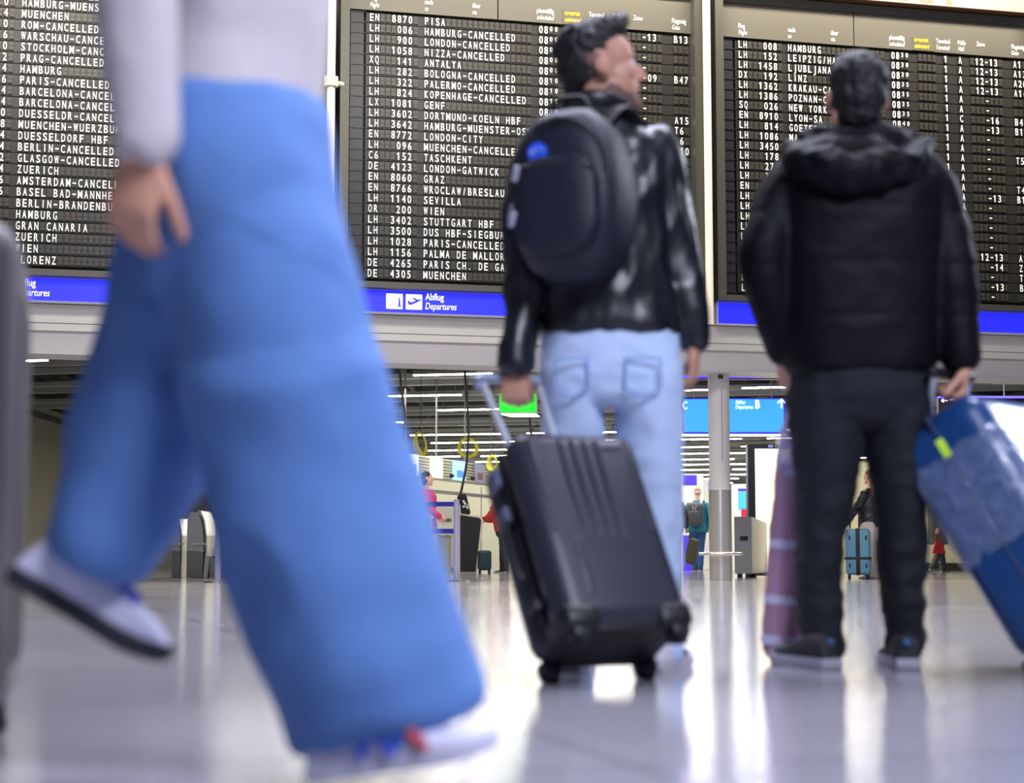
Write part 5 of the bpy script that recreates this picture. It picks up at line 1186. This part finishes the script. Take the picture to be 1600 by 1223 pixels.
t = thing('carry_bag', 'olive carry bag hanging beside the dark dressed person, next to the violet kiosk panel', 'bag', pb)
MB().rbox((0, 0, 0), (.20, .30, .50), .06, Matrix.Translation(pb) @ rotm('Y', 14), seg=4).build('bag_body', OLV, t, post=folds(.02, (9, 9, 9), 8))
MB().tube([pb + Vector((-.04, 0, .24)), pb + Vector((-.03, 0, .42)), pb + Vector((-.02, .06, .42)), pb + Vector((0, .08, .23))], [.014], n=8).build('carry_strap', OLV, t)
# long-haired person with the light blue suitcase
BP_ = mat('black_quilted_jacket', '#14151a', .4, bump=.2, bscale=30); CRT = mat('cream_trousers', '#d6cabd', .8, bump=.1, bscale=60); LBR = mat('light_brown_hair', '#7a5232', .45, var=.4, vscale=50)
r_, M_, T_ = far_person('long-haired person in a black quilted jacket and cream trousers, seen between the trouser legs', fbase(1364, 904.5), 38, 1.50, BP_, CRT, LBR, PALE, mat('grey_trainer', '#8a837c', .6), hair='long', leg_w=1.35, hem=.82,
           arms=(((-.22, .10, 1.15), (-.18, .38, .88)), ((.24, -.02, 1.15), (.24, .10, .90))))
def small_case(label, base, wd, dp, ht, m, yaw, straps=None, handle=.0, name='trolley_suitcase', grp=None):
    t = thing(name, label, 'suitcase', base, grp); M = Matrix.Translation(base) @ rotm('Z', yaw)
    s = MB().rbox((0, 0, .06 + ht/2), (wd, dp, ht), .045, M, seg=5).build('shell', m, t)
    if straps:
        MB().rbox((0, 0, .06 + ht/2), (.055, dp + .012, ht + .012), .008, M).build('strap', straps, t)
        MB().rbox((0, 0, .06 + ht*.36), (wd + .03, dp + .014, .035), .008, M).build('strap', straps, t)
        mb = MB()
        for x in (-wd*.33, wd*.33):
            for z in (.2, .8): mb.rbox((x, -dp/2 - .003, .06 + ht*z), (.022, .01, .06), .004, M)
        mb.build('corner_mark', straps, s)
    for x in (-wd*.36, wd*.36):
        for y in (-dp*.3, dp*.3): MB().rbox((x, y, .032), (.04, .04, .064), .014, M).build('wheel', wheel_mat, t)
    if handle:
        for x in (-.06, .06): MB().cyl(M @ Vector((x - wd*.12, dp*.3, .05 + ht)), M @ Vector((x - wd*.12, dp*.3, .06 + ht + handle)), .010, n=8).build('handle_rod', CASE2, t)
        MB().rbox((-wd*.12, dp*.3, .06 + ht + handle), (.16, .03, .03), .01, M).build('handle_grip', CASE2, t)
    return t
small_case('light blue suitcase with crossed black straps standing beside the long-haired person', fbase(1338, 904.5) + Vector((-.02, -.24, 0)), .33, .26, .62, mat('light_blue_shell', '#5e93ae', .35), -12, CASE2, .22)
# passer-by in the grey coat
GC = mat('grey_green_coat', '#4f4f48', .8, bump=.2, bscale=50)
far_person('person in a long grey coat walking past behind the blue suitcase', fbase(1466, 894), -62, 1.66, GC, mat('grey_trousers', '#4a4c47', .8), HAIR, PALE, mat('grey_shoe', '#3a3934', .6), hem=.58,
           legs=(((-.09, .16, .50), (-.10, .22, .08)), ((.09, -.02, .48), (.10, -.26, .12))), arms=(((-.24, .06, 1.15), (-.25, .18, .92)), ((.25, -.10, 1.15), (.26, -.20, .92))))
pb = fbase(1466, 894) + Vector((-.06, -.31, .50))
t = thing('red_bag', 'small red bag carried low beside the person in the grey coat', 'bag', pb)
MB().add([pb + Vector((x, y, z)) for z, s in ((-.13, 1.0), (.10, .45)) for x, y in ((-.13*s, -.05*s), (.13*s, -.05*s), (.13*s, .05*s), (-.13*s, .05*s))], [(3, 2, 1, 0), (4, 5, 6, 7), (0, 1, 5, 4), (1, 2, 6, 5), (2, 3, 7, 6), (3, 0, 4, 7)]).build('bag_body', mat('red_bag_fabric', '#b5182a', .5), t, smooth=False)
MB().tube([pb + Vector((-.04, 0, .09)), pb + Vector((-.02, 0, .34)), pb + Vector((.02, 0, .34)), pb + Vector((.04, 0, .09))], [.009], n=8).build('carry_strap', mat('red_strap', '#8c1220', .5), t)
# person in the pink blazer, person in red at the podium
PINK = mat('pink_blazer', '#d0246c', .65, bump=.15, bscale=40)
pw = P(664, 885, 28.6); pw.z = 0
far_person('dark-haired person in a pink blazer standing behind the belt barrier', pw, -84, 1.76, PINK, mat('navy_suit_trousers', '#20263f', .8), HAIR, PALE, SHK2, hair='bob', hem=.74, arms=(((-.22, .02, 1.15), (-.20, .22, .98)), ((.22, .02, 1.15), (.20, .24, .98))))
RED = mat('red_top', '#c8322c', .6, bump=.15, bscale=40)
pr = P(788, 893, 31.3); pr.z = 0
far_person('person in a red top leaning on the black podium, mostly behind the black suitcase', pr, 70, 1.6, RED, mat('black_trousers', '#15151a', .8), HAIR, PALE, SHK2, lean=.25, hem=.85, arms=(((-.20, .30, 1.12), (-.12, .52, 1.10)), ((.22, .20, 1.12), (.16, .44, 1.08))))
small_case('dark teal suitcase standing between the black podium and the black ribbed suitcase', Vector((P(757, 895, 30.2).x, 30.2, 0)), .24, .30, .36, mat('dark_teal_shell', '#16343a', .4), 4, None, 0)
